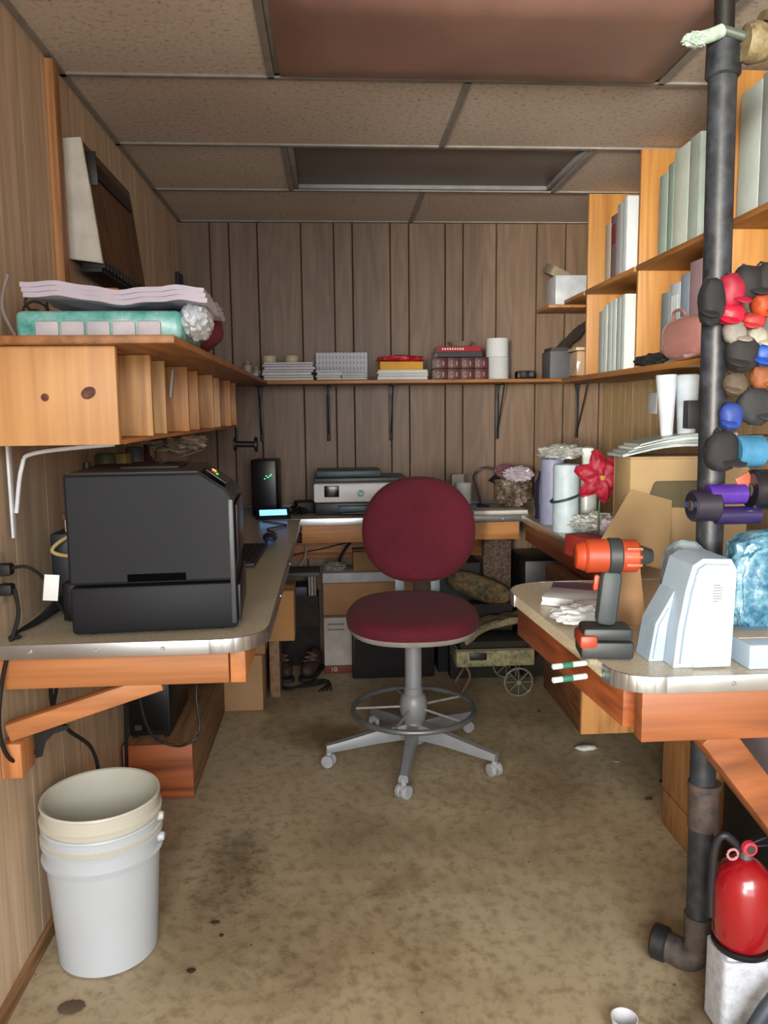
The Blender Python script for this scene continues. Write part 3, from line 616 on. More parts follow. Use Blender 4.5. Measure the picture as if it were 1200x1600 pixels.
# ------------------------------------------------------------ laser printer
RECESS_SHADE = pl('040405', .9); RECESS_SHADE.node_tree.nodes['Principled BSDF'].inputs['Specular IOR Level'].default_value = .05  # shade of the printer's handle recess, painted as dull near-black
def laser():
    t = thing('laser_printer', 'large black laser printer on the front of left worktop', 'printer', (-.440, 2.04, D), radians(4))
    w, l, h = .385, .36, .385
    body = [( -w/2, .125), (-w/2, h), (w/2-.075, h), (w/2-.02, h-.038), (w/2, h-.06), (w/2, .125)]
    XZ = Matrix(((1, 0, 0, 0), (0, 0, -1, 0), (0, 1, 0, 0), (0, 0, 0, 1)))
    K = pl('15171c', .55, 0, .06, 6); K.node_tree.nodes['Principled BSDF'].inputs['Specular IOR Level'].default_value = .3
    part('side_panel', G().prism(body, l/2-.012, l/2, .006, XZ), K, t)
    part('casing', G().prism([(-w/2+.003, .13), (-w/2+.003, h-.012), (w/2-.078, h-.012), (w/2-.022, h-.045), (w/2-.003, h-.062), (w/2-.003, .13)], -l/2, l/2-.0125, .005, XZ), pl('1c1d21', .4), t)
    part('lower_tray_unit', G().box(-w/2, w/2, -l/2, l/2, .006, .120, .010), K, t)
    part('side_handle', G().box(-.06, .075, -l/2-.002, -l/2+.002, .130, .148, .003), RECESS_SHADE, t)
    part('top_cover', G().box(-w/2+.01, w/2-.08, -l/2+.01, l/2-.01, h-.012, h+.004, .004), pl('35302d', .5), t)
    part('output_slot', G().box(-.08, .06, -.10, .10, h+.004, h+.012, .003), pl('101012', .6), t)
    part('output_support', G().bar((.0, .02, h+.012), (.11, .02, h+.045), .06, .003), pl('24242a', .4), t)
    p = part('control_panel', G().bar((w/2-.070, -.02, h+.001), (w/2-.02, -.02, h-.036), .16, .006, .002), pl('15161a', .3), t)
    part('indicator_light', G().cb((w/2-.052, -.055, h-.004), (.012, .01, .003), (0, .6, 0), .001), pl('ff8030', .5, emit=3), p)
    part('indicator_light', G().cb((w/2-.044, -.068, h-.012), (.006, .006, .003), (0, .6, 0), .001), pl('40ff40', .5, emit=2), p)
    part('front_door', G().box(w/2, w/2+.006, -l/2+.03, l/2-.03, .16, h-.08, .003), pl('1d1a20', .35), t)
    part('tray_front', G().box(w/2, w/2+.008, -l/2+.02, l/2-.02, .02, .11, .003), pl('1b1b1e', .4), t)
    part('ridge', G().box(w/2-.014, w/2-.002, -l/2-.003, -l/2+.002, .02, h-.065, .0015), pl('3c3f45', .35), t)
    for x in (-.15, .15):
        for y in (-.14, .14): part('foot', G().cyl((x, y, 0), (x, y, .007), .014), RUBBER, t)
    return t
laser()
# modem tower and lit phone
t = thing('modem', 'black upright modem with green lights at the back left corner', 'modem', (-.345, 4.05, D+.001), -.1)
part('case', G().box(-.065, .065, -.05, .11, 0, .29, .010), pl('0d0e10', .35), t)
for k, (zz, xx) in enumerate(((.205, .012), (.198, .020), (.191, .004), (.205, .03), (.212, .036))): part('status_light', G().box(xx, xx+.006, -.0515, -.0495, zz, zz+.004, 0), pl('30ff90', .5, emit=3), t)
p0 = at(435, 800, Z=D+.03)
t = thing('phone', 'small handset with a glowing blue screen on the back worktop', 'phone', (-.30, 3.92, D+.001), .12, rx=0)
part('body', G().cb((0, 0, .022), (.17, .09, .016), (.45, 0, 0), .005), BLACK, t)
part('screen', G().cb((0, -.004, .0315), (.135, .05, .002), (.45, 0, 0), .001), pl('6fb0ff', .3, emit=2.6), t)
g = G()
for k in range(7): g.tube([(random.uniform(-.22, -.12), random.uniform(4.0, 4.2), D+.006+.006*k) for _ in range(6)], .005, 6)
solo('cable_tangle', g, RUBBER, 'black cable tangle between the phone and the inkjet printer', 'cables')
g = G().cb((-.15, 4.15, D+.032), (.10, .12, .06), (0, 0, .2), .008)
solo('power_adapter', g, BLACK_M, 'black power brick left of the inkjet printer', 'adapter')
# keyboard
t = thing('keyboard', 'dark keyboard half hidden behind the black laser printer', 'keyboard', (-.33, 2.86, D+.001), radians(88))
part('base', G().box(-.20, .20, -.065, .065, 0, .015, .004), pl('26282c', .5), t)
g = G()
for r_ in range(5):
    for k in range(17): g.box(-.192+k*.0226, -.173+k*.0226, -.055+r_*.022, -.036+r_*.022, .0155, .021, .0015, seg=1)
part('keys', g, pl('1a1c20', .5), t, kind='stuff')
solo('computer_mouse', G().blob((-.262, 3.22, D+.018), (.06, .10, .034), 0, 1, 1, 3, .85), pl('22262e', .35), 'dark mouse beyond the keyboard on the left worktop', 'mouse')
solo('mouse_cable', G().tube([(-.262, 3.28, D+.012), (-.25, 3.4, D+.005), (-.30, 3.55, D+.004), (-.22, 3.66, D+.004), (-.34, 3.8, D+.004)], .003), RUBBER, 'thin black cable looping across the far left worktop', 'cable')
solo('blue_clip', G().cb((-.245, 2.995, D+.033), (.03, .04, .02), (.2, .3, .4), .004), pl('31507e', .4), 'small blue clip lying on the keyboard', 'clip')
# clutter behind the printer
x = -.70
solo('ribbon_dispenser', G().cyl((-.44, 3.62, 1.265), (-.34, 3.62, 1.262), .014, .014, 16).cyl((-.445, 3.62, 1.265), (-.432, 3.62, 1.265), .032, .032, 20).cyl((-.352, 3.62, 1.262), (-.338, 3.62, 1.262), .034, .034, 20).cyl((-.43, 3.62, 1.265), (-.43, 3.62, 1.336), .005), BLACK, 'black spool on a peg under the far end of the pigeonholes', 'spool')
solo('crumpled_cloth', G().blob((-.56, 2.95, 1.30), (.17, .34, .07), .45, 3, 12, 5), pl('a89c88', .85), 'crumpled pale rag hanging under the pigeonhole rack', 'rag')
rnd = random.Random(3)
cl = [('dark_bottle', '2a2d33', 'dark bottle', 'bottle'), ('green_can', '4c5238', 'green can', 'can'), ('yellow_box', 'a0914c', 'yellow box', 'box'), ('grey_can', '5e5f60', 'grey can', 'can'), ('brown_bottle', '4a3220', 'brown bottle', 'bottle'), ('pale_tube', '8f8670', 'pale tube', 'tube')]
bx('riser_shelf', WL+.002, -.66, 2.32, 3.6, 1.10, 1.118, PLY_D, 'small wooden riser shelf on the left wall behind the printer', 'shelf')
for i, (nm, col, ds, ct) in enumerate(cl):
    y = 2.38+i*.19; h = rnd.uniform(.13, .19)
    if ct == 'box': g = G().box(-.765, -.70, y-.04, y+.04, 1.1185, 1.1185+h, .003)
    elif ct == 'can': g = G().lathe([(0, 0), (.03, 0), (.032, .004), (.032, h-.01), (.026, h), (0, h)], (-.725, y, 1.1185), 24)
    else: g = G().lathe([(0, 0), (.028, 0), (.03, .006), (.03, h*.6), (.012, h*.78), (.012, h), (0, h)], (-.725, y, 1.1185), 24)
    solo(nm, g, pl(col, .4), f'{ds} on the riser shelf behind the printer', ct)
bx('riser_post', -.70, -.68, 2.34, 2.36, D+.001, 1.099, PLY_D, 'small post under the riser shelf', 'post')
solo('yellow_cable', G().tube([(-.66, 2.14, 1.10), (-.715, 2.10, 1.075), (-.735, 2.08, 1.05), (-.70, 2.09, 1.035), (-.65, 2.12, 1.035)], .005), pl('c8b070', .5), 'yellow cable loop behind the left side of the printer', 'cable')
solo('power_brick', G().box(-.69, -.655, 2.0, 2.09, D+.001, D+.10, .006), BLACK, 'black power brick standing left of the laser printer', 'adapter')
solo('dark_gadget', G().box(-.755, -.70, 2.12, 2.24, D+.001, D+.21, .008), pl('1f2026', .5), 'dark upright gadget at the left wall behind the printer', 'gadget')
bx('small_white_carton', -.72, -.665, 2.14, 2.2, D+.12+.09, D+.155+.09, pl('b9a9a2', .7), 'small pinkish carton resting beside the dark gadget', 'carton')
g = G()
for k in range(4):
    o_ = .012*k; g.tube([(-.66-.01*k, 2.12, D+.05), (-.70, 2.05-o_, D+.03+.01*k), (-.735, 1.95, D+.012+.004*k), (-.76, 1.88-o_, D+.008), (-.74, 1.85, D+.006)], .004, 6)
solo('cable_bundle', g, RUBBER, 'black cables curling on the worktop at left of the printer', 'cables')
solo('tag_label', G().cb((-.665, 1.86, 1.0), (.033, .002, .062), (0, .12, .2), .0005), WHITE, 'white printed tag hanging on a cable beside the outlet', 'tag')
# outlet
t = thing('wall_outlet', 'cream double power outlet on the left wall with two black plugs', 'outlet', (WL, 1.86, 1.02))
part('cover_plate', G().box(0, .006, -.035, .035, -.06, .06, .002), pl('cbbfa6', .5), t)
p1 = part('plug', G().box(.006, .04, -.015, .015, .012, .040, .006), BLACK_M, t); p2 = part('plug', G().box(.006, .04, -.015, .015, -.035, -.008, .006), BLACK_M, t)
part('cable', G().tube([(.04, 0, -.02), (.05, -.01, -.08), (.03, -.03, -.16), (.02, -.06, -.24), (.015, -.075, -.34), (.03, -.05, -.42), (.045, .06, -.44), (.04, .18, -.40), (.04, .3, -.25), (.04, .34, -.19)], .005), RUBBER, p2)
part('cable', G().tube([(.04, 0, .03), (.075, 0, .03), (.10, .02, -.0), (.115, .05, -.06), (.13, .1, -.125)], .004), RUBBER, p1)
# cables below left desk
solo('hanging_cable', G().tube([(-.72, 2.02, .83), (-.755, 2.06, .66), (-.74, 2.12, .55), (-.70, 2.2, .45), (-.695, 2.22, .3), (-.74, 2.24, .006)], .0055), RUBBER, 'thick black cable hanging on the left wall above the bucket', 'cable')
solo('hanging_cable', G().tube([(-.70, 2.6, .84), (-.71, 2.6, .5), (-.72, 2.62, .3), (-.73, 2.64, .15), (-.74, 2.66, .006)], .006), RUBBER, 'black cable hanging in front of the low wooden box', 'cable')
solo('looped_cable', G().tube([(-.66, 2.62, .84), (-.67, 2.62, .50), (-.64, 2.62, .33), (-.58, 2.64, .27), (-.52, 2.64, .27), (-.48, 2.66, .31), (-.49, 2.7, .45), (-.45, 2.8, .70), (-.43, 2.85, .84)], .0045), pl('1b1d22', .5), 'thin black cable looping before the battery backup unit', 'cable')
solo('looped_cable', G().tube([(-.33, 3.1, .84), (-.30, 3.1, .62), (-.27, 3.12, .50), (-.265, 3.12, .56), (-.275, 3.12, .70), (-.28, 3.12, .84)], .0045), RUBBER, 'short black cable loop hanging under the middle of left worktop', 'cable')
# low wooden box + UPS
t = thing('low_box', 'low reddish plywood step box on the floor under the left worktop', 'box', (-.66, 3.2, 0))
part('front_panel', G().box(-.78, -.53, 2.78, 2.80, .002, .21, .003), wood('ae6238', '7a3c20', 'x', .6, .5, 61), t, True)
part('top_panel', G().box(-.78, -.53, 2.801, 3.62, .19, .21, .003), PLY_D, t, True)
part('side_panel', G().box(-.55, -.53, 2.801, 3.62, .002, .189, .003), PLY_D, t, True)
t = thing('backup_battery', 'black battery backup unit standing on the low plywood box', 'battery backup', (-.69, 2.94, .211))
part('case', G().box(-.08, .075, -.10, .26, .008, .235, .012), pl('15171b', .4), t)
part('front_bezel', G().box(-.07, .065, -.106, -.10, .03, .22, .003), pl('0f1013', .35), t)
part('badge', G().box(-.055, -.03, -.1075, -.1055, .035, .055, 0), pl('34403f', .4), t)
for y in (-.08, .24):
    for x in (-.06, .055): part('foot', G().cyl((x, y, 0), (x, y, .009), .01), RUBBER, t)
# cardboard boxes beyond
def carton(label, x0, x1, y0, y1, z0, z1, col='a07f5e', name='cardboard_box', flap=False, cat='box'):
    t = thing(name, label, cat, ((x0+x1)/2, (y0+y1)/2, z0+.0005))
    m = pl(col, .85, 0, .06, 8)
    part('body', G().box(x0, x1, y0, y1, z0+.0005, z1-.001, .003), m, t, True)
    part('flap_seam', G().box(x0+.004, x1-.004, (y0+y1)/2-.001, (y0+y1)/2+.001, z1-.0012, z1+.0004, 0), DARKGAP, t, True)
    part('tape', G().box(x0+.002, x1-.002, (y0+y1)/2-.024, (y0+y1)/2+.024, z1-.0008, z1+.0006, 0), pl('b39a74', .3), t, True)
    return t
carton('plain cardboard box on the floor under the far left worktop', -.60, -.35, 3.63, 3.95, 0, .27, 'a17e5a')
carton('smaller cardboard box stacked under the left worktop on the plain one', -.59, -.335, 3.64, 3.9, .272, .46, '9a7650')
carton('cardboard box standing behind the stacked boxes at the left worktop end', -.33, -.20, 3.75, 3.98, .30, .55, 'ad8050')
bx('wooden_stand', -.33, -.28, 3.80, 3.98, 0, .298, PLY_D, 'small wooden stand carrying the cardboard box at the worktop end', 'stand')

# ------------------------------------------------------------ under the back worktop
# shoes
def shoe(px, py, rz, lb):
    c = at(px, py, Z=0)
    t = thing('shoe', lb, 'shoe', (c.x, c.y-.04, 0), rz, 'old shoes under the back worktop')
    part('sole', G().prism(rounded([(-.045, -.14), (.045, -.14), (.04, .13), (-.04, .13)], [.04, .04, .03, .03]), 0, .022, .003), pl('201a16', .7), t)
    part('upper', G().blob((0, -.06, .055), (.085, .16, .08), .08, 2, 1, 3).blob((0, .055, .075), (.078, .15, .12), .06, 2, 2, 3), pl('3b2a20', .7, 0, .25, 20), t)
    part('laces', G().tube([(-.03, -.06, .092), (.03, -.045, .098), (-.03, -.03, .104), (.03, -.015, .112), (-.025, 0, .122)], .003, 6), pl('6e6252', .8), t)
shoe(441, 1052, .3, 'dark brown shoe on the floor, left one of the pair'); shoe(488, 1050, -.25, 'dark brown shoe on the floor, right one of the pair')
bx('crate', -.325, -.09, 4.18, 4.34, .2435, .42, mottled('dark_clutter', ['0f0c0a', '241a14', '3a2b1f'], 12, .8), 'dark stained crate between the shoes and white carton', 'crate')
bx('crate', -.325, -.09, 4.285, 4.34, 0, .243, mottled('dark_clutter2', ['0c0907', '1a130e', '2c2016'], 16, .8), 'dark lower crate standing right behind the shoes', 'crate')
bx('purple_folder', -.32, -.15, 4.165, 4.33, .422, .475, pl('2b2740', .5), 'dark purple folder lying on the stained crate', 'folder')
for k, cx in enumerate((-.143, -.128, -.113)):
    bx('magazine', cx, cx+.012, 4.17, 4.33, .4225, .53, pl(['8d857c', '9c948c', '7c746c'][k], .7), ['leftmost', 'middle', 'rightmost'][k]+' of the three upright pale magazines on the crate', 'magazine')
bx('grey_tray', -.33, -.08, 4.15, 4.335, .5425-.01, .565-.01, pl('4b4c48', .6), 'dark grey tray shelf over the purple folder', 'tray')
t = thing('printed_carton', 'white printed carton with red base strip left of the black case', 'carton', (0, 4.25, 0))
x0, x1 = at(507, 1030, Y=4.10).x, at(548, 1030, Y=4.10).x+.02
part('body', G().box(x0, x1+.02, 4.13, 4.34, .045, .31, .003), pl('b3aca4', .7), t, True)
part('base_strip', G().box(x0, x1+.02, 4.13, 4.34, .001, .044, .003), pl('6b3426', .7), t, True)
g = G()
for r_ in range(2):
    for k in range(7): g.box(x0+.02+k*.013, x0+.030+k*.013, 4.1285, 4.1302, .27-r_*.03, .279-r_*.03, 0)
part('print_line', g, pl('6a6468', .7), t, True)
text('number', '10', .035, pl('c8bcb0', .7), t, (x0+.05, 4.1285, .023), (pi/2, 0, 0))
carton('wide tan cardboard box with white lid band under the back worktop', x0, .42, 4.125, 4.35, .325, .50, '9c7450')
bx('white_strip_box', x0-.002, .375, 4.12, 4.35, .502, .555, pl('aaa9ad', .6), 'long flat white box on top of the wide tan box', 'box')
carton('small tan carton on top of the long flat white box', .10, .33, 4.16, 4.31, .556, .66, '8c6a48')
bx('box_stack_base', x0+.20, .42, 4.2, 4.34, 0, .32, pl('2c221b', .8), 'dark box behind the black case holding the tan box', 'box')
t = thing('speaker_case', 'low black case on the floor behind the red chair', 'case', (.30, 4.12, 0))
part('body', G().box(.085, .52, 4.02, 4.12+.07, .004, .235, .006), pl('0b0b0d', .6), t, True)
part('grille', G().box(.10, .505, 4.016, 4.02, .02, .22, .002), pl('121214', .8, 0, .2, 60), t, True)
solo('foam_scraps', G().blob((.0, 4.22, .575), (.12, .1, .05), .4, 4, 8, 4), pl('8c8880', .7), 'crumpled grey paper scraps on the long white box', 'scraps')
solo('white_cable', G().tube([(-.21, 4.28, .83), (-.18, 4.27, .76), (-.155, 4.27, .70), (-.16, 4.27, .62), (-.19, 4.27, .57)], .004), pl('9b948c', .5), 'pale cable hanging under the left of the back worktop', 'cable')
solo('black_cable', G().tube([(.15, 4.2, .84), (.13, 4.18, .76), (.07, 4.18, .69), (.03, 4.2, .62), (.03, 4.22, .597)], .008), RUBBER, 'thick black cable hanging down under the back worktop', 'cable')
solo('drooping_cable', G().tube([(-.22, 4.25, .76), (-.1, 4.27, .725), (.1, 4.28, .715), (.28, 4.27, .75), (.40, 4.25, .80)], .004), RUBBER, 'black cable drooping sideways along the ledger board', 'cable')
solo('drooping_cable', G().tube([(-.3, 4.30, .60), (-.18, 4.28, .64), (-.05, 4.30, .66), (.1, 4.28, .70)], .003), RUBBER, 'thin cable crossing the panelling below the ledger board', 'cable')
bx('power_strip', -.24, -.14, 4.28, 4.315, .70, .79, pl('2c1a16', .6), 'dark power box on the wall under the back worktop', 'power box')
g = G()
for k in range(4): g.tube([(-.34+random.uniform(-.02, .02), 4.0, .006+.003*k), (-.25, 3.92-.02*k, .006+.003*k), (-.12, 3.93+.02*k, .006+.003*k), (-.04, 3.98, .006+.002*k), (-.03-.02*k, 3.85, .006)], .004, 6)
solo('floor_cables', g, RUBBER, 'loose black cables on the floor before the shoes', 'cables')
# right side of the back worktop: rust-stained panel, black PC, drawers
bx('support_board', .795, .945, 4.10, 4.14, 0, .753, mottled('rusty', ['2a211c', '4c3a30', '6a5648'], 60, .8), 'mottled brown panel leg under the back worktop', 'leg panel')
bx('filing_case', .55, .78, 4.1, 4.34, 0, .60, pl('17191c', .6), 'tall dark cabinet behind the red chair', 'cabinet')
t = thing('computer_tower', 'black computer case lying under the right corner of worktops', 'computer', (1.15, 4.1, .40))
part('case', G().box(.985, 1.27, 3.95, 4.32, .42, .63, .006), pl('0f1115', .45), t, True)
g = G()
for k in range(4):
    for q in range(2): g.cyl((1.03+.06*k, 3.95, .49+.07*q), (1.03+.06*k, 3.945, .49+.07*q), .006, .006, 10)
part('buttons', g, pl('3c4048', .4), t, True)
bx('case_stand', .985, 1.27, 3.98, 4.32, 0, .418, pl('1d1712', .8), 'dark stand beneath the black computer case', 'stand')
bx('plank_box', 1.12, 1.45, 3.3, 3.9, 0, .55, wood('6e4a2c', '46301c', 'z', .8, .6, 71), 'dark brown wooden box under the right worktop', 'box')
# wagon
RUST = mottled('weathered_paint', ['4a4a34', '6e6c50', '8c8664', '9a8c6a'], 30, .7)
t = thing('toy_wagon', 'small weathered metal wagon with spoked wheels under the worktops', 'wagon', (.80, 3.78, 0))
g = G(); M0 = Matrix.Translation((.80, 3.80, 0))
part('bed', G().box(.59, .98, 3.72, 3.735, .15, .235, .004).box(.59, .98, 3.93, 3.945, .15, .235, .004).box(.59, .605, 3.736, 3.93, .15, .235, .004).box(.965, .98, 3.736, 3.93, .15, .235, .004).box(.605, .965, 3.736, 3.93, .15, .165, .002), RUST, t, True)
part('rim', G().tube([(.585, 3.715, .237), (.985, 3.715, .237), (.985, 3.95, .237), (.585, 3.95, .237)], .006, 8, False, True), pl('6a6450', .5, .3), t, True)
def wheel(cx, cy, cz, r):
    g = G().tube([(cx+r*cos(2*pi*k/20), cy, cz+r*sin(2*pi*k/20)) for k in range(20)], .005, 8, False, True)
    for k in range(8): g.tube([(cx, cy, cz), (cx+r*cos(2*pi*k/8), cy, cz+r*sin(2*pi*k/8))], .0028, 6, False)
    g.cyl((cx, cy-.012, cz), (cx, cy+.012, cz), .012, .012, 12); return g
part('wheel', wheel(.895, 3.695, .075, .070), pl('77746a', .5, .3), t, True); part('wheel', wheel(.895, 3.97, .075, .070), pl('77746a', .5, .3), t, True)
part('axle', G().cyl((.895, 3.69, .075), (.895, 3.975, .075), .006).bar((.895, 3.76, .078), (.895, 3.76, .15), .012, .02).bar((.895, 3.9, .078), (.895, 3.9, .15), .012, .02), pl('4a4238', .6), t, True)
for y in (3.74, 3.92): part('leg', G().tube([(.64, y, .15), (.66, y, .09), (.615, y, .006)], .007), pl('6a5238', .6), t, True)
part('latch', G().box(.655, .74, 3.71, 3.72, .185, .222, .006), BLACK, t, True)
solo('blanket', G().sheet(lambda u, v: Vector((.62+.40*u, 3.70+.22*v, .345+.075*u+.02*sin(4*u+2*v)+.014*noise.noise(Vector((u*6, v*6, 2)))-.05*(1-u)**2)), 30, 18, .03), mottled('olive_fur', ['4c4736', '756c52', '8a8064'], 60, .95, .8), 'olive grey fleece heaped over the small wagon', 'blanket')
bx('wagon_load', .615, .955, 3.745, 3.92, .166, .27, pl('232318', .9), 'dark bundle inside the wagon bed', 'bundle')
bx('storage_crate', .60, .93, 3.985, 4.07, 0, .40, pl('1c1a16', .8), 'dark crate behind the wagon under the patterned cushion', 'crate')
solo('patterned_cushion', G().blob((.76, 4.025, .48), (.36, .11, .13), .05, 2, 4, 4, .8, Matrix.Rotation(.35, 4, 'Y')), mottled('floral', ['1e2a1c', '4a5238', '7c5a3c', '6f7a5a'], 34, .8), 'dark floral patterned cushion behind the chair seat', 'cushion')
# ------------------------------------------------------------ on the back worktop
t = thing('inkjet_printer', 'white and black inkjet printer on the back worktop', 'printer', (.14, 4.14, D+.0005))
part('base', G().box(-.235, .235, -.13, .17, .0, .065, .010), pl('26292c', .4), t)
part('body', G().box(-.24, .24, -.15, .17, .066, .165, .012), pl('d3d3d2', .4, 0, .03), t)
part('lid', G().box(-.238, .238, -.13, .17, .1655, .19, .006), pl('3c4245', .4), t)
part('feeder', G().box(-.225, .11, -.09, .15, .1905, .225, .008), pl('3f5054', .45), t)
part('control_screen', G().box(-.185, -.11, -.1525, -.149, .095, .153, .003), pl('0c0d10', .2), t)
part('paper_tray', G().box(-.115, .11, -.17, -.13, .02, .05, .003), pl('3c5764', .4), t)
part('output_tray', G().box(-.10, .20, -.16, -.10, .006, .016, .002), pl('1b2a26', .4), t)
lg = part('logo', G().lathe([(0, -.0006), (.018, -.0006), (.018, .0006), (0, .0006)], (0, -.1505, .112), 28, Matrix.Rotation(pi/2, 4, 'X')), pl('5c8f98', .4), t)
text('logo', 'hp', .026, pl('d8dcdc', .4), lg, (0, -.1520, .114), (pi/2, 0, 0.0), world=False)
# behind chair: cup, lamp, clutter
c = at(722, 775, Y=4.0)
solo('white_mug', G().lathe([(0, 0), (.034, 0), (.040, .01), (.042, .15), (.038, .15), (.036, .012), (0, .008)], (c.x+.015, 4.05, D+.001), 28), pl('b9bcbc', .5), 'tall white cup on the back worktop right of the chair back', 'cup')
bx('grey_card_box', at(706, 770, Y=4.15).x, at(722, 770, Y=4.15).x+.01, 4.15, 4.2, D+.001, D+.19, pl('8d8680', .7), 'pale narrow carton behind the tall white cup', 'carton')
t = thing('gooseneck_lamp', 'small black gooseneck desk lamp on the back worktop', 'lamp', (at(752, 800, Y=4.2).x, 4.22, D))
part('base', G().lathe([(0, 0), (.05, 0), (.05, .012), (.01, .02), (0, .02)]), BLACK, t)
part('gooseneck', G().tube([(0, 0, .02), (-.02, 0, .10), (-.04, 0, .17), (0, -.01, .215), (.06, -.02, .21), (.085, -.025, .175)], .006), BLACK, t)
part('lamp_shade', G().lathe([(.012, .0), (.02, -.02), (.034, -.05), (.031, -.05), (.01, -.01)], (.085, -.025, .18), 24, Matrix.Rotation(.45, 4, 'Y')), pl('15181c', .35), t)
xs = at(800, 790, Y=4.1).x
solo('jumbled_bag', G().blob((xs+.01, 4.12, D+.10), (.18, .16, .17), .3, 3, 17, 5), mottled('jumble', ['2a211c', '544538', '7a6c60', 'a39a98'], 14, .6), 'brown bag of odds and ends on the back worktop', 'bag')
solo('crumpled_wrap', G().blob((xs+.02, 4.05, D+.195), (.14, .10, .07), .4, 4, 21, 5), pl('b7aebb', .25, 0, .2, 20), 'crumpled shiny clear wrap on top of the brown bag', 'wrap')
solo('round_box', G().blob((xs-.02, 4.2, D+.20), (.11, .09, .07), .3, 4, 27, 5), pl('75505c', .5), 'dusty pink bundle behind the crumpled wrap', 'bundle')
slab('notepad', 'pad of white paper on the back worktop near the right corner', 'notepad', (at(775, 800, Y=3.98).x+.01, 3.99, D+.001), (.28, .16, .02), 'b9b3ac', .02)
solo('blue_pliers', G().tube([(.63, 3.97, D+.035), (.68, 3.955, D+.04), (.73, 3.95, D+.035)], .008).tube([(.64, 3.98, D+.03), (.69, 3.975, D+.045), (.735, 3.98, D+.035)], .007), pl('4a5a70', .4), 'blue-grey pliers lying by the white cup', 'pliers')
# corner: rolls in clear wrap
def roll(px, Y, r, h, col, lb, z0=D+.001, cat='paper towel roll', nm='paper_towel_roll'):
    c = at(px, 800, Y=Y)
    return solo(nm, G().lathe([(.02, 0), (r, 0), (r*1.03, .01), (r*1.0, h*.5), (r*1.03, h-.012), (r*.95, h), (.02, h), (.02, 0)], (c.x, Y, z0), 28), pl(col, .5, 0, .1, 20), lb, cat)
roll(862, 3.55, .052, .30, '8488a8', 'bluish wrapped paper roll at the left of the corner cluster')
roll(884, 3.32, .055, .29, 'b2c4d0', 'white paper towel roll with a dark band, front of the corner cluster')
solo('dark_bottle', G().lathe([(0, 0), (.03, 0), (.032, .01), (.032, .17), (.014, .21), (.014, .23), (0, .23)], (at(845, 800, Y=3.75).x, 3.75, D+.001), 24), pl('22263c', .35), 'dark blue bottle behind the wrapped paper roll', 'bottle')
solo('clear_bag', G().blob((at(875, 720, Y=3.5).x+.01, 3.52, D+.335), (.19, .15, .07), .3, 3, 31, 5), pl('9ea09c', .2, 0, .2, 16), 'crumpled clear bag lying over the paper rolls', 'bag')
solo('band', G().tube([(at(884, 800, Y=3.32).x+.0635*cos(a), 3.32+.0635*sin(a), D+.15+.02*cos(a)) for a in [2*pi*k/20 for k in range(20)]], .006, 8, False, True), pl('24403c', .5), 'dark green band around the front paper towel roll', 'band')
t = thing('spray_bottle', 'pale spray bottle behind the red flower on right worktop', 'bottle', (at(922, 760, Y=3.45).x, 3.5, D+.001))
part('body', G().lathe([(0, 0), (.045, 0), (.048, .01), (.048, .20), (.02, .25), (.018, .27), (0, .27)], n=28), pl('b5bfbc', .3), t)
part('cap', G().lathe([(0, .27), (.022, .27), (.022, .31), (.03, .335), (.03, .35), (0, .36)], n=20), pl('d2dcd8', .35), t)
# red silk flower with yellow centre
fc = at(938, 745, Y=2.88)
t = thing('red_flower', 'bright red artificial flower with yellow centre on the right worktop', 'flower', (fc.x, 2.88, D+.001))
for k in range(6):
    a = 2*pi*k/6+.3
    M = Matrix.Translation((fc.x, 2.88, fc.z)) @ Matrix.Rotation(a, 4, 'Y') @ Matrix.Translation((.05, 0, 0)) @ Matrix.Rotation(.25, 4, 'Z')
    part('petal', G().blob((0, 0, 0), (.095, .02, .07), .2, 3, k, 3, 1, None) if False else G().sheet(lambda u, v: Vector(((u-.5)*.10, -.01-.02*sin(u*pi)*sin(v*pi)+.012*noise.noise(Vector((u*4, v*4, k))), (v-.5)*.075*(.35+.65*sin(min(1, u*.8+.25)*pi)))), 12, 10, .002, M), pl('8a102a', .6, 0, .2, 30), t, True)
part('centre', G().blob((fc.x, 2.865, fc.z), (.035, .025, .035), .2, 5, 3, 3), pl('a07830', .8), t, True)
part('stem', G().tube([(fc.x, 2.885, fc.z), (fc.x+.01, 2.91, fc.z-.09), (fc.x, 2.90, D+.003)], .004), pl('3c5a34', .6), t, True)
solo('tissue_heap', G().blob((at(932, 800, Y=3.2).x, 3.22, D+.045), (.18, .2, .085), .4, 4, 41, 5), pl('c3c8c8', .8), 'heap of white tissue paper below the red flower', 'tissue')
solo('red_carton', G().cb((at(915, 808, Y=2.75).x, 2.72, D+.04), (.10, .14, .075), (0, 0, .3), .003), pl('8c2a24', .6), 'dark red carton in front of the white tissue heap', 'carton')
solo('white_pouch', G().blob((at(950, 785, Y=2.98).x+.02, 3.0, D+.06), (.14, .12, .07), .35, 4, 44, 5), pl('b9aeb8', .4), 'crumpled lilac-white pouch beside the tissue heap', 'pouch')
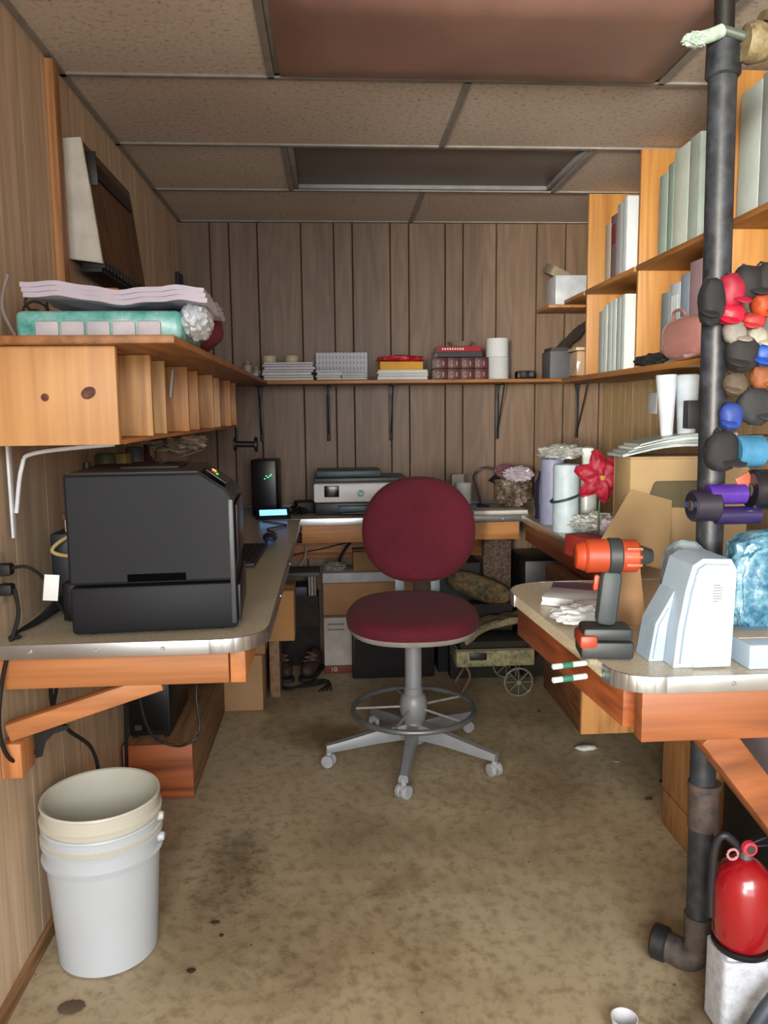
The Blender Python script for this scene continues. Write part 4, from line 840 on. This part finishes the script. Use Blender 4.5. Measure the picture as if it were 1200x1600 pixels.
# big open carton tilted
t = thing('open_carton', 'large opened cardboard carton with a dark cut-out on right worktop', 'carton', (1.12, 2.6, D+.001))
CM = pl('99825f', .85, 0, .05, 6)
a, b, c_, d_ = at(985, 722, Y=2.62), at(1100, 712, Y=2.55), at(1100, 820, Y=2.50), at(960, 822, Y=2.58)
def quad(p, q, r, s_, th=.006, n=6): return G().sheet(lambda u, v: (p*(1-u)+q*u)*(1-v)+(s_*(1-u)+r*u)*v, n, n, th)
x0, x1 = at(985, 740, Y=2.60).x, 1.42
part('front_wall', G().box(x0, x1, 2.60, 2.606, D+.001, 1.235, .001), CM, t, True)
part('left_wall', G().box(x0, x0+.006, 2.607, 2.75, D+.001, 1.235, .001), CM, t, True)
part('back_wall', G().box(x0, x1, 2.751, 2.757, D+.001, 1.235, .001), CM, t, True)
part('top', G().box(x0, x1, 2.60, 2.757, 1.2355, 1.2415, .001), CM, t, True)
h0, h1 = at(1010, 752, Y=2.595), at(1085, 790, Y=2.595)
part('hand_hole', G().prism(rounded([(h0.x, h1.z), (h1.x+.03, h1.z-.01), (h1.x+.03, h0.z), (h0.x+.03, h0.z)], [.012, .012, .012, .015]), -2.599, -2.594, 0, Matrix.Rotation(pi/2, 4, 'X')), pl('4a4430', .8), t, True)
fl = [at(940, 822, Y=2.30), at(985, 775, Y=2.58), at(1100, 800, Y=2.58), at(1040, 880, Y=2.28)]
part('flap', quad(Vector((.80, 2.36, .96)), Vector((x0, 2.598, 1.13)), Vector((1.15, 2.598, 1.09)), Vector((1.04, 2.36, .90)), .005), pl('a28a66', .85, 0, .05, 6), t, True)
# stack of pale magazines bowed on the carton
for k in range(4):
    def fn(u, v, k=k):
        return Vector((.98+.02*k+.34*u, 2.61+.15*v, 1.250+.0115*k+.035*sin(min(1, u*1.5)*pi/2)))
    solo('magazine', G().sheet(fn, 14, 4, .0095), pl(['a4aeb0', '8c989a', 'bccaca', '9aa4a4'][k], .3), f'glossy pale magazine on the open carton, {["bottom one", "second from bottom", "third from bottom", "topmost"][k]} of the bowed stack', 'magazine', 'bowed magazines on the open carton')
t = thing('paper_towel_pack', 'white rolled paper standing upright under the bookcase', 'paper roll', (1.23, 2.68, 1.32))
part('roll', G().cyl((1.17, 2.70, 1.308), (1.162, 2.70, 1.52), .020, .036), pl('c2ccd8', .6), t, True); part('roll', G().cyl((1.24, 2.70, 1.312), (1.238, 2.70, 1.52), .030, .040), pl('b0bcc8', .6), t, True)
bx('black_box', 1.205, 1.27, 2.615, 2.655, 1.335, 1.43, pl('14161a', .5), 'small black box before the upright white paper rolls', 'box')
bx('paper_slip', 1.514, 1.519, 3.62, 3.72, 1.38, 1.48, pl('bcc4cc', .7), 'small pale paper slip pinned on the right wall', 'paper')

# ------------------------------------------------------------ peninsula things
def drill():
    OR = pl('8e3216', .45, 0, .12); BK = pl('24282a', .5)
    t = thing('cordless_drill', 'orange and black cordless drill standing on the peninsula', 'drill', (.572, 1.60, D+.001), radians(-8))
    part('battery', G().box(-.055, .055, -.04, .04, 0, .038, .008), BK, t)
    part('battery_trim', G().box(-.058, -.02, -.042, .042, .022, .052, .008), OR, t)
    part('battery_mount', G().box(-.050, .052, -.036, .036, .0385, .066, .008), BK, t)
    part('grip', G().bar((.0, 0, .066), (.012, 0, .185), .038, .044, .014), pl('30383c', .6), t)
    part('trigger', G().bar((-.022, 0, .14), (-.018, 0, .175), .014, .012, .005), OR, t)
    part('motor_housing', G().cyl((-.045, 0, .215), (.065, 0, .215), .036, .034, 28), OR, t)
    part('housing_band', G().cyl((.0, 0, .215), (.03, 0, .215), .038, .038, 28), BK, t)
    part('gear_collar', G().cyl((-.065, 0, .215), (-.045, 0, .215), .026, .033, 24), OR, t)
    for z_ in (.198, .215, .232): part('vent', G().box(.035, .067, -.0355, -.030, z_, z_+.006, .001), pl('a84824', .5), t)
    part('chuck', G().cyl((.065, 0, .215), (.095, 0, .215), .024, .014, 20), BK, t)
drill()
p = at(858, 1050, Y=1.68)
# tall white appliance
t = thing('white_appliance', 'tall white plastic housing with printed sticker on the peninsula', 'appliance', (.745, 1.55, D+.001))
A = [(.69, D+.001), (.835, D+.001), (.838, D+.20), (.825, D+.222), (.772, D+.225), (.752, D+.21), (.738, D+.15), (.722, D+.07)]
XZ = Matrix(((1, 0, 0, 0), (0, 0, 1, 0), (0, 1, 0, 0), (0, 0, 0, 1)))
A = [(.68, D+.001), (.800, D+.001), (.804, D+.20), (.792, D+.222), (.733, D+.224), (.713, D+.211), (.700, D+.16), (.687, D+.08)]
part('housing', G().prism(A, 1.49, 1.62, .010, XZ), WHITE_B, t, True)
part('front_panel', G().box(.716, .792, 1.4875, 1.4925, D+.004, D+.195, .004), pl('a9bccd', .35, 0, .02), t, True)
st = part('sticker', G().box(.748, .774, 1.4865, 1.4878, D+.135, D+.178, 0), pl('b4c0cc', .6), t, True)
g = G()
for k in range(7): g.box(.750, .772-random.uniform(0, .012), 1.4859, 1.4866, D+.139+k*.0055, D+.1405+k*.0055, 0)
part('print', g, pl('4a525c', .6), st, True)
part('side_wing', G().prism([(.648, D+.001), (.679, D+.001), (.686, D+.08), (.698, D+.15), (.66, D+.08)], 1.54, 1.62, .006, XZ), pl('93a7b9', .4), t, True)
# low white box at the right edge
t = carton('low white box at the right end of the peninsula front', .825, 1.05, 1.475, 1.62, D, D+.052, '93a5b8', 'white_box')
# clear blue quilted bag
solo('blue_bag', G().blob((1.0, 1.65, D+.128), (.27, .10, .25), .09, 3, 51, 5, .5), mottled('blue_fill', ['1a3c56', '34647f', '5c8799', '8ea0a8'], 34, .3, .6), 'stuffed clear bag with blue filling on the peninsula', 'bag')
solo('clear_pouch', G().blob((.785, 1.69, D+.117), (.10, .08, .22), .08, 3, 53, 4, .6), pl('7a878c', .15, 0, .2, 18, coat=.5), 'grey translucent pouch at the left of the blue bag', 'pouch')
# kraft sheet behind the drill
t = thing('kraft_sheet', 'brown cardboard sheet leaning behind the drill', 'cardboard sheet', (.74, 1.95, D+.001))
part('panel', quad(Vector((.67, 1.82, D+.002)), Vector((.735, 2.0, D+.155)), Vector((.80, 2.0, D+.15)), Vector((.745, 1.80, D+.002)), .004), CARD, t, True)
# booklets
slab('booklet', 'white booklet with dark red cover corner, farthest on the peninsula', 'booklet', (.66, 2.06, D+.001), (.17, .13, .022), 'b9c0c8', -.5)
solo('red_leaflet', G().cb((.72, 2.16, D+.012), (.20, .09, .02), (0, 0, -.35), .002), pl('4a2440', .5), 'dark plum leaflet beyond the white booklet', 'leaflet')
solo('white_napkin', G().blob((.60, 1.86, D+.022), (.14, .12, .04), .3, 4, 61, 4), pl('c3c6ca', .7), 'white crumpled napkin beside the drill', 'napkin')
slab('white_tin', 'small flat white box just left of the napkin on the peninsula', 'box', (.665, 1.94, D+.001), (.09, .06, .03), 'c8ccd0', .1, pages=False)
for k, (yy, zz) in enumerate(((1.60, D-.018), (1.57, D-.044))):
    a = at(864, 1042+k*21, Y=yy)
    t = thing('marker_pen', ('upper' if k == 0 else 'lower')+' of two white-green marker pens sticking out past the peninsula edge', 'marker pen', (a.x, yy, a.z), 0, 'marker pens at the peninsula edge')
    part('barrel', G().cyl((0, 0, 0), (.078, .02, 0), .0062), pl('b9c8c4', .4), t); part('cap', G().cyl((.02, .005, 0), (.045, .0115, 0), .0068), pl('2f6a58', .4), t)
# cabinet under the peninsula
t = thing('side_cabinet', 'plywood cabinet side under the back of the peninsula', 'cabinet', (1.3, 2.55, 0))
part('side_panel', G().box(1.10, 1.122, 2.24, 2.48, .125, .84, .003), PLY, t, True)
part('front_frame', G().box(1.122, 1.50, 2.22, 2.24, .125, .84, .003), PLY, t, True)
part('toe_board', G().box(1.10, 1.49, 2.235, 2.47, .001, .12, .003), PLY, t, True)
part('latch', G().bar((1.094, 2.30, .50), (1.094, 2.24, .44), .006, .03, .002), BLACK, t, True)
t = thing('drawer_box', 'light wood drawer unit hanging under the right worktop', 'drawer unit', (1.2, 2.7, .5))
p = at(905, 1145, Y=2.75)
part('carcass', G().box(p.x, 1.45, 2.75, 3.25, p.z, .752, .003), wood('6e4428', '42270f', 'y', .8, .6, 81), t, True)
part('end_panel', G().box(p.x+.001, 1.45, 2.732, 2.749, p.z, .752, .003), wood('bd8a52', '89592c', 'z', .8, .5, 82), t, True)
# grey cast pipe
IRON = mottled('cast_iron', ['1a1c20', '282c32', '383d45'], 30, .45, .2)
PX, PY = .885, 1.755
t = thing('iron_pipe', 'black cast iron pipe running floor to ceiling on the right', 'pipe', (PX, PY, 0))
part('pipe_run', G().cyl((PX, PY, .10), (.857, PY, 2.15), .030, .030, 32), IRON, t, True)
part('coupling', G().cyl((PX, PY, .385), (PX-.002, PY, .50), .036, .036, 32).cyl((PX, PY, .49), (PX, PY, .505), .039, .039, 32), mottled('rusty_iron', ['2c2b2c', '4a3f3a', '5c4a40'], 30, .6), t, True)
part('upper_pipe', G().cyl((.858, PY, 2.15), (.852, PY, CE), .021, .021, 24), pl('141214', .5), t, True)
part('top_coupling', G().cyl((.858, PY, 2.11), (.857, PY, 2.19), .037, .035, 32), IRON, t, True)
part('elbow', G().tube([(PX, PY, .16), (PX, PY, .07), (PX-.02, PY+.01, .042), (PX-.045, PY+.035, .042), (PX-.062, PY+.05, .043)], .036, 20), mottled('rusty_iron2', ['2c2b2c', '463f3b', '5c5048'], 30, .6), t, True)
part('end_cap', G().cyl((PX-.055, PY+.045, .046), (PX-.085, PY+.07, .046), .043, .043, 24), pl('1c1d20', .5), t, True)
# valve with white tape at the top
t = thing('brass_valve', 'old brass valve with white thread tape beside top of the pipe', 'valve', (.93, 1.78, 2.2))
part('body', G().lathe([(0, -.02), (.035, -.02), (.042, 0), (.035, .03), (.02, .04), (0, .04)], (.900, 1.715, 2.165), 24, Matrix.Rotation(pi/2, 4, 'Y')), mottled('brass', ['4a4230', '7a6e50', '8f8464'], 40, .5), t, True)
part('body', G().lathe([(.016, -.014), (.034, -.014), (.034, .014), (.016, .014), (.016, -.014)], (.935, 1.705, 2.195), 24, Matrix.Rotation(1.2, 4, 'Y')), mottled('brass2', ['3f3828', '6a5f45', '7f7454'], 40, .5), t, True)
part('thread_tape', G().tube([(.835, 1.72, 2.19), (.81, 1.72, 2.18), (.785, 1.725, 2.175)], .014, 12).blob((.78, 1.725, 2.173), (.05, .035, .03), .3, 5, 3), pl('9cb0a4', .7, 0, .2, 60), t, True)
part('stem', G().cyl((.835, 1.72, 2.192), (.91, 1.715, 2.17), .010), pl('5f6a60', .4, .4), t, True)

# ------------------------------------------------------------ hanging caps, ribbon rolls on a rack in front of the pipe
t = thing('wire_rack', 'tall dark wire rack standing on the peninsula at the right edge', 'rack', (1.05, 1.74, D))
g = G()
for x in (1.04, 1.10, 1.16): g.cyl((x, 1.72, D+.004), (x, 1.72, 1.74), .004, .004, 8)
part('upright', g, BLACK, t, True)
g = G()
for k in range(6): g.cyl((.93, 1.715, 1.25+k*.09), (1.175, 1.715, 1.25+k*.09), .003, .003, 8)
part('crossbar', g, BLACK, t, True)
part('base', G().box(1.02, 1.18, 1.70, 1.76, D+.0005, D+.008, .002), BLACK, t, True)
def ball(name, px, py, d, col, lb, Y=1.66, amp=.15, rough=.7, cat='cap', seed=0, rot=0):
    c = at(px, py, Y=Y)
    return solo(name, G().blob(c, d, amp, 2.5, seed, 4, .85, Matrix.Rotation(rot, 4, 'Y')), pl(col, rough, 0, .25, 24), lb, cat)
hang = [
 ('hanging_hat', 1112, 472, (.055, .05, .10), '121317', 'black hat hanging in front of the pipe, leftmost', 'hat', .8),
 ('hanging_hat', 1143, 455, (.055, .05, .075), '8c1230', 'crimson hat hanging right beside the pipe, upper', 'hat', .6),
 ('hanging_hat', 1142, 492, (.055, .05, .045), 'a81430', 'bright red hat brim below the crimson hat', 'hat', .5),
 ('hanging_hat', 1168, 442, (.06, .05, .075), '19191c', 'black hat right of the crimson hat', 'hat', .8),
 ('hanging_hat', 1196, 440, (.05, .05, .08), '1c1818', 'black hat at the upper right frame edge', 'hat', .8),
 ('hanging_hat', 1192, 475, (.05, .05, .06), '94380f', 'orange hat at the right edge below black hats', 'hat', .6),
 ('hanging_hat', 1176, 502, (.05, .04, .035), 'a02c2c', 'brick red hat below the upper black hat', 'hat', .6),
 ('hanging_hat', 1148, 520, (.05, .04, .05), '76726c', 'grey-white hat under the bright red brim', 'hat', .7),
 ('hanging_hat', 1160, 552, (.07, .05, .08), '1d1c1d', 'large black hat in the middle of the rack', 'hat', .8),
 ('hanging_hat', 1182, 527, (.045, .04, .045), '908c80', 'cream hat left of the royal blue one', 'hat', .7),
 ('hanging_hat', 1196, 553, (.06, .05, .055), '1c48a0', 'royal blue hat at right edge of the rack', 'hat', .5),
 ('hanging_hat', 1190, 590, (.05, .04, .05), '7c4826', 'tan brown hat below the royal blue hat', 'hat', .7),
 ('hanging_hat', 1148, 600, (.05, .04, .05), '4f4438', 'drab brown hat below the large black hat', 'hat', .8),
 ('hanging_hat', 1180, 635, (.08, .05, .08), '24262a', 'charcoal hat at the middle right of the rack', 'hat', .8),
 ('hanging_hat', 1142, 650, (.05, .04, .06), '243c86', 'dark blue hat hanging left of the charcoal hat', 'hat', .6),
 ('hanging_hat', 1128, 705, (.075, .05, .09), '18161c', 'black round hat above the purple roll', 'hat', .8),
 ('ribbon_roll', 1170, 705, (.06, .05, .07), '3a7296', 'glossy light blue roll on the rack', 'roll', .15),
 ('ribbon_roll', 1135, 772, (.085, .05, .045), '42267e', 'glossy violet roll near the foot of the rack', 'roll', .15),
 ('ribbon_roll', 1166, 758, (.035, .02, .05), '94462c', 'orange-pink tag beside the violet roll', 'tag', .5),
 ('ribbon_roll', 1188, 765, (.05, .05, .09), '15151c', 'black roll at the lower right of the rack', 'roll', .4),
 ('ribbon_roll', 1100, 790, (.06, .05, .07), '1e1a2a', 'dark indigo roll beside the clear pouch', 'roll', .5),
 ('ribbon_roll', 1152, 805, (.10, .05, .04), '251c48', 'dark violet roll just above the blue bag', 'roll', .3)]
for i, (nm, px, py, d, col, lb, ct, rg) in enumerate(hang):
    nm2 = 'hanging_tag' if ct == 'tag' else nm
    c = at(px, py, Y=1.675)
    if ct == 'hat':
        t = thing(nm2, lb, 'hat', (c.x, c.y, c.z - d[2]/2), 0, 'hats hanging on the wire rack')
        part('crown', G().blob((0, 0, d[2]/2), d, .12, 2.2, i, 3, .85), pl(col, rg, 0, .25, 24), t)
        s = 1 if i % 2 else -1
        part('brim', G().blob((s*d[0]*.25, -d[1]*.45, d[2]*.25), (d[0]*.7, d[1]*.9, .008), .05, 2, i, 3, 1, Matrix.Rotation(.5, 4, 'X')), pl(col, rg, 0, .2, 24), t)
        part('hook', G().tube([(0, 0, d[2]*.9), (0, .02, d[2]*1.05), (0, .04, d[2]*.95)], .0025, 6), STEEL_D, t)
    elif ct == 'roll':
        t = thing(nm2, lb, 'roll', (c.x, c.y, c.z - d[2]/2), 0, 'rolls hanging on the wire rack')
        r = d[2]/2
        part('wound_ribbon', G().cyl((-d[0]/2, 0, r), (d[0]/2, 0, r), r, r, 28), pl(col, rg, 0, .15, 24, coat=.5), t)
        part('core', G().cyl((-d[0]/2-.003, 0, r), (d[0]/2+.003, 0, r), r*.35, r*.35, 16), pl('3a3430', .7), t)
        part('peg', G().cyl((0, 0, r), (0, .045, r), .003, .003, 8), STEEL_D, t)
    else: solo(nm2, G().cb(c, (d[0], .004, d[2]), (0, -.5, 0), .001), pl(col, .5), lb, 'tag')

# ------------------------------------------------------------ lower right: extinguisher, hose, gauge, boxes
ex = thing('fire_extinguisher', 'red fire extinguisher at the lower right corner', 'fire extinguisher', (.90, 1.585, .20))
cx, cy = .900, 1.585
part('cylinder', G().lathe([(0, 0), (.056, 0), (.063, .012), (.064, .13), (.054, .165), (.030, .188), (.016, .195), (0, .195)], (cx, cy, .215), 36), pl('8e0e18', .25, 0, .05, coat=.8), ex, True)
part('collar', G().cyl((cx, cy, .41), (cx, cy, .435), .016), STEEL_D, ex, True)
part('handle', G().bar((cx-.015, cy, .438), (cx+.07, cy, .47), .018, .006).bar((cx-.015, cy, .438), (cx+.075, cy, .442), .018, .006), BLACK, ex, True)
gg = part('gauge', G().cyl((cx-.005, cy-.015, .445), (cx-.005, cy-.03, .445), .016, .016, 20), pl('b83040', .4), ex, True)
part('gauge_face', G().cyl((cx-.005, cy-.03, .445), (cx-.005, cy-.0315, .445), .010, .010, 16), pl('3a3436', .3), gg, True)
part('pin', G().tube([(cx-.035+.012*cos(a), cy-.01, .425+.012*sin(a)) for a in [2*pi*k/12 for k in range(12)]], .003, 6, False, True), pl('b87a80', .4), ex, True)
part('hose', G().tube([(cx-.012, cy, .43), (cx-.05, cy, .465), (cx-.066, cy+.01, .43), (cx-.064, cy+.02, .33), (cx-.062, cy+.02, .26)], .009, 12), pl('1c1e22', .5), ex, True)
part('base_band', G().lathe([(.0, .199), (.06, .199), (.064, .206), (.064, .214), (0, .214)], (cx, cy, 0), 36), BLACK, ex, True)
solo('white_sack', G().prism(rounded([(.842, 1.54), (.965, 1.54), (.965, 1.64), (.842, 1.64)], [.02]*4), .001, .197, .008), mottled('sack_print', ['a8a8b0', 'bcc2cc', 'c8ced6'], 50, .6), 'white paper sack beneath the red extinguisher', 'sack')
solo('grey_hose', G().tube([(.84, 1.49, .018), (.865, 1.47, .08), (.90, 1.47, .14), (.95, 1.48, .175), (1.05, 1.5, .18)], .016, 14), pl('3c424c', .5), 'dark grey hose curving across the lower right corner', 'hose')
solo('clear_ball', G().blob((.93, 1.41, .07), (.12, .10, .13), .12, 3, 71), mottled('clear_mixed', ['6a6064', '8f8a8c', 'b0b0b4'], 20, .3), 'greyish bundle at the very bottom right corner', 'bundle')
solo('blue_stopper', G().blob((.81, 1.475, .016), (.05, .05, .03), .05, 2, 7, 3), pl('1c2ea0', .4), 'bright blue stopper on floor under the hose', 'stopper')
solo('paper_cup', G().lathe([(0, 0), (.022, 0), (.03, .045), (.028, .045), (.02, .003), (0, .003)], (at(972, 1599, Z=.02).x, at(972, 1599, Z=.02).y-.012, .001), 24), pl('c8ccd0', .6), 'white round cup at the bottom edge of the floor', 'cup')
t = carton('dark storage box behind brace at lower right', 1.16, 1.50, 1.70, 2.18, 0, .42, '17161a', 'storage_box')
bx('grey_bin', 1.13, 1.46, 1.88, 2.15, .43, .62, pl('8a8088', .5), 'greyish lilac bin on the dark storage box', 'bin')

# ------------------------------------------------------------ buckets
BK = pl('bcc4cb', .38, 0, .025, 5)
def bucket(name, label, z0, mat, handle):
    t = thing(name, label, 'bucket', (-.615, 1.975, z0), 0)
    part('shell', G().lathe([(0, 0), (.118, 0), (.124, .004), (.130, .10), (.141, .275), (.149, .277), (.151, .285), (.144, .289), (.143, .32), (.150, .322), (.151, .33), (.145, .334), (.146, .365), (.149, .368), (.147, .374), (.141, .372), (.135, .25), (.121, .008), (0, .008)], n=64), mat, t)
    for s in (-1, 1): part('handle_ear', G().cyl((s*.141, 0, .305), (s*.158, 0, .305), .014, .010, 16), mat, t)
    if handle: part('wire_handle', G().tube([(.152*cos(a), -.155*sin(a)*.98, .305-.06*sin(a)) for a in [pi*k/14 for k in range(15)]], .002, 6), pl('9a9ea2', .3, .8), t)
    return t
bucket('bucket', 'outer white plastic bucket on the floor by the left wall', .001, BK, False)
bucket('bucket', 'inner empty white bucket nested in the outer one', .058, pl('c6c5b8', .38, 0, .025, 5), False)

# ------------------------------------------------------------ chair
FAB = fabric('660a26', '400616'); CG = pl('85888c', .42, .15, .06)
def chair():
    t = thing('drafting_chair', 'crimson fabric drafting chair with grey five-star base and foot ring', 'chair', (.31, 3.06, 0))
    R = .352
    legs = [190, 258, 326, 42, 114]
    part('base_hub', G().lathe([(0, .07), (.045, .07), (.05, .10), (.04, .15), (.034, .19), (0, .19)], n=28), CG, t)
    for a in legs:
        a = radians(a); ux, uy = cos(a), sin(a)
        pts = [(.03, .118, .048, .06), (.15, .108, .044, .05), (.28, .088, .038, .036), (R+.01, .078, .036, .028)]
        g = G(); b = bmesh.new(); rings = []
        for d, z, w, h in pts:
            rings.append([b.verts.new((ux*d - uy*s*w/2, uy*d + ux*s*w/2, z + q*h/2)) for s, q in ((-.7, 1), (.7, 1), (1, .3), (1, -1), (-1, -1), (-1, .3))])
        for A, B in zip(rings, rings[1:]):
            for k in range(6): b.faces.new((A[k], A[(k+1) % 6], B[(k+1) % 6], B[k]))
        b.faces.new(rings[0]); b.faces.new(rings[-1][::-1]); bmesh.ops.recalc_face_normals(b, faces=b.faces[:]); g._m(b)
        lg = part('base_leg', g, CG, t)
        cxx, cyy = ux*R, uy*R
        tw = a + 1.0; tx, ty = cos(tw), sin(tw)
        g = G()
        for s in (-1, 1): g.cyl((cxx+tx*s*.006, cyy+ty*s*.006, .027), (cxx+tx*s*.024, cyy+ty*s*.024, .027), .0265, .025, 24)
        g.cyl((cxx, cyy, .04), (cxx, cyy, .075), .011); g.blob((cxx, cyy, .038), (.036, .036, .034), 0, 1, 0, 3)
        part('caster', g, pl('9a9da0', .4), lg)
    part('column_boot', G().lathe([(.038, .155), (.046, .16), (.056, .20), (.056, .235), (.050, .26), (.036, .275), (.036, .28), (0, .28)], n=32), CG, t)
    part('column', G().cyl((0, 0, .27), (0, 0, .54), .034, .034, 32).cyl((0, 0, .27), (0, 0, .30), .038, .038, 32), CG, t)
    fr = part('foot_ring', G().tube([(.245*cos(2*pi*k/48), .245*sin(2*pi*k/48), .205) for k in range(48)], .011, 12, False, True), pl('6e7274', .35, .5), t)
    for k in range(5):
        a = 2*pi*k/5+radians(30)
        part('spoke', G().tube([(.04*cos(a), .04*sin(a), .215), (.24*cos(a), .24*sin(a), .205)], .005, 8), pl('a5a49c', .4, .4), fr)
    part('seat_mechanism', G().box(-.10, .10, -.09, .12, .515, .545, .008), pl('2c2e30', .6), t)
    # seat
    def outline(k, n, w, d, p=2.5):
        a = 2*pi*k/n; c, s = cos(a), sin(a); e = 2/p
        return math.copysign(abs(c)**e, c)*w/2, math.copysign(abs(s)**e, s)*d/2
    def loft(w, d, layers, M, p=2.5, wf=None, n=56):
        b = bmesh.new(); rings = []
        for sc, z in layers:
            if sc == 0: rings.append([b.verts.new((0, 0, z))]); continue
            ring = []
            for k in range(n):
                x, y = outline(k, n, w, d, p)
                if wf: x *= wf(y/(d/2))
                ring.append(b.verts.new((x*sc, y*sc, z)))
            rings.append(ring)
        for A, B in zip(rings, rings[1:]):
            for k in range(n):
                j = (k+1) % n
                if len(A) == 1: b.faces.new((A[0], B[j], B[k]))
                elif len(B) == 1: b.faces.new((A[k], A[j], B[0]))
                else: b.faces.new((A[k], A[j], B[j], B[k]))
        bmesh.ops.recalc_face_normals(b, faces=b.faces[:]); b.transform(M); g = G(); g._m(b); return g
    MS = Matrix.Translation((.0, .03, .545)) @ Matrix.Rotation(radians(5), 4, 'X')
    part('seat', loft(.535, .50, [(0, .012), (.9, .010), (.985, .018), (1, .036), (.985, .056), (.93, .072), (.8, .080), (.5, .083), (0, .082)], MS, 2.4, lambda v: 1-.06*max(0, v)), FAB, t)
    part('seat_shell', loft(.53, .495, [(0, -.012), (.85, -.010), (.97, .0), (1.0, .014), (1.0, .022), (.9, .024), (0, .024)], MS, 2.4, lambda v: 1-.06*max(0, v)), pl('8b8680', .5), t)
    MB = Matrix.Translation((.058, .31, .895)) @ Matrix.Rotation(radians(90-8), 4, 'X')
    wf = lambda v: (1 - .10*max(0, v)**1.5 - .04*max(0, -v)**2)
    part('backrest', loft(.495, .46, [(0, -.02), (.85, -.02), (.97, -.008), (1, .010), (.985, .030), (.92, .046), (.75, .052), (.4, .048), (0, .046)], MB, 2.35, wf), FAB, t)
    part('backrest_shell', loft(.49, .455, [(0, -.034), (.8, -.034), (.95, -.026), (.985, -.012), (.9, -.006), (0, -.006)], MB, 2.35, wf), pl('4a4c50', .5), t)
    for x in (-.03, .125): part('back_support', G().bar((x, .30, .90), (x, .265, .60), .040, .007, .002, up=(0, 1, 0)).bar((x, .265, .60), (x*.6, .10, .54), .040, .007, .002), pl('6a747c', .4, .3), t)
chair()

# ------------------------------------------------------------ floor debris
def scrap(px, py, d, col, lb, nm='leaf_scrap', cat='leaf'):
    c = at(px, py, Z=0)
    solo(nm, G().blob((c.x, c.y, d[2]/2+.0005), d, .3, 3, px, 3), pl(col, .9), lb, cat)
scrap(915, 1172, (.09, .035, .02), 'c9cfcf', 'white torn tissue on the floor right of the chair', 'tissue_scrap', 'tissue')
scrap(1028, 1152, (.05, .05, .02), 'b9bfbf', 'second white tissue just under the peninsula board', 'tissue_scrap', 'tissue')
scrap(963, 1190, (.025, .02, .003), 'a9adb0', 'tiny pale paper chip right of the torn tissue', 'paper_chip', 'paper')
scrap(298, 1519, (.022, .014, .008), '2a1c12', 'dark leaf bit right of the bucket foot')
scrap(336, 1443, (.025, .010, .006), '33261a', 'dark leaf bit between bucket and chair')
scrap(346, 1463, (.012, .010, .005), '2c2016', 'smaller dark leaf bit just below the first')
scrap(172, 1506, (.016, .014, .008), '3c5a28', 'green leaf bit at the foot of the bucket')
scrap(228, 1480, (.05, .02, .008), '5a452c', 'brown leaf at the right foot of the bucket')
scrap(112, 1575, (.06, .045, .006), '5c4c3a', 'flat brown leaf near bottom left corner')
scrap(1013, 1250, (.03, .012, .008), '4a2e1c', 'reddish brown crumbs beside the cabinet panel')
scrap(385, 1243, (.012, .012, .006), '9c6a28', 'small orange-brown crumb left of the chair casters')
scrap(842, 1112, (.016, .012, .006), '2c261f', 'dark crumb on the floor under the wagon wheel')
scrap(1033, 1223, (.014, .014, .012), '1a1815', 'small black nut on the floor by the cabinet')
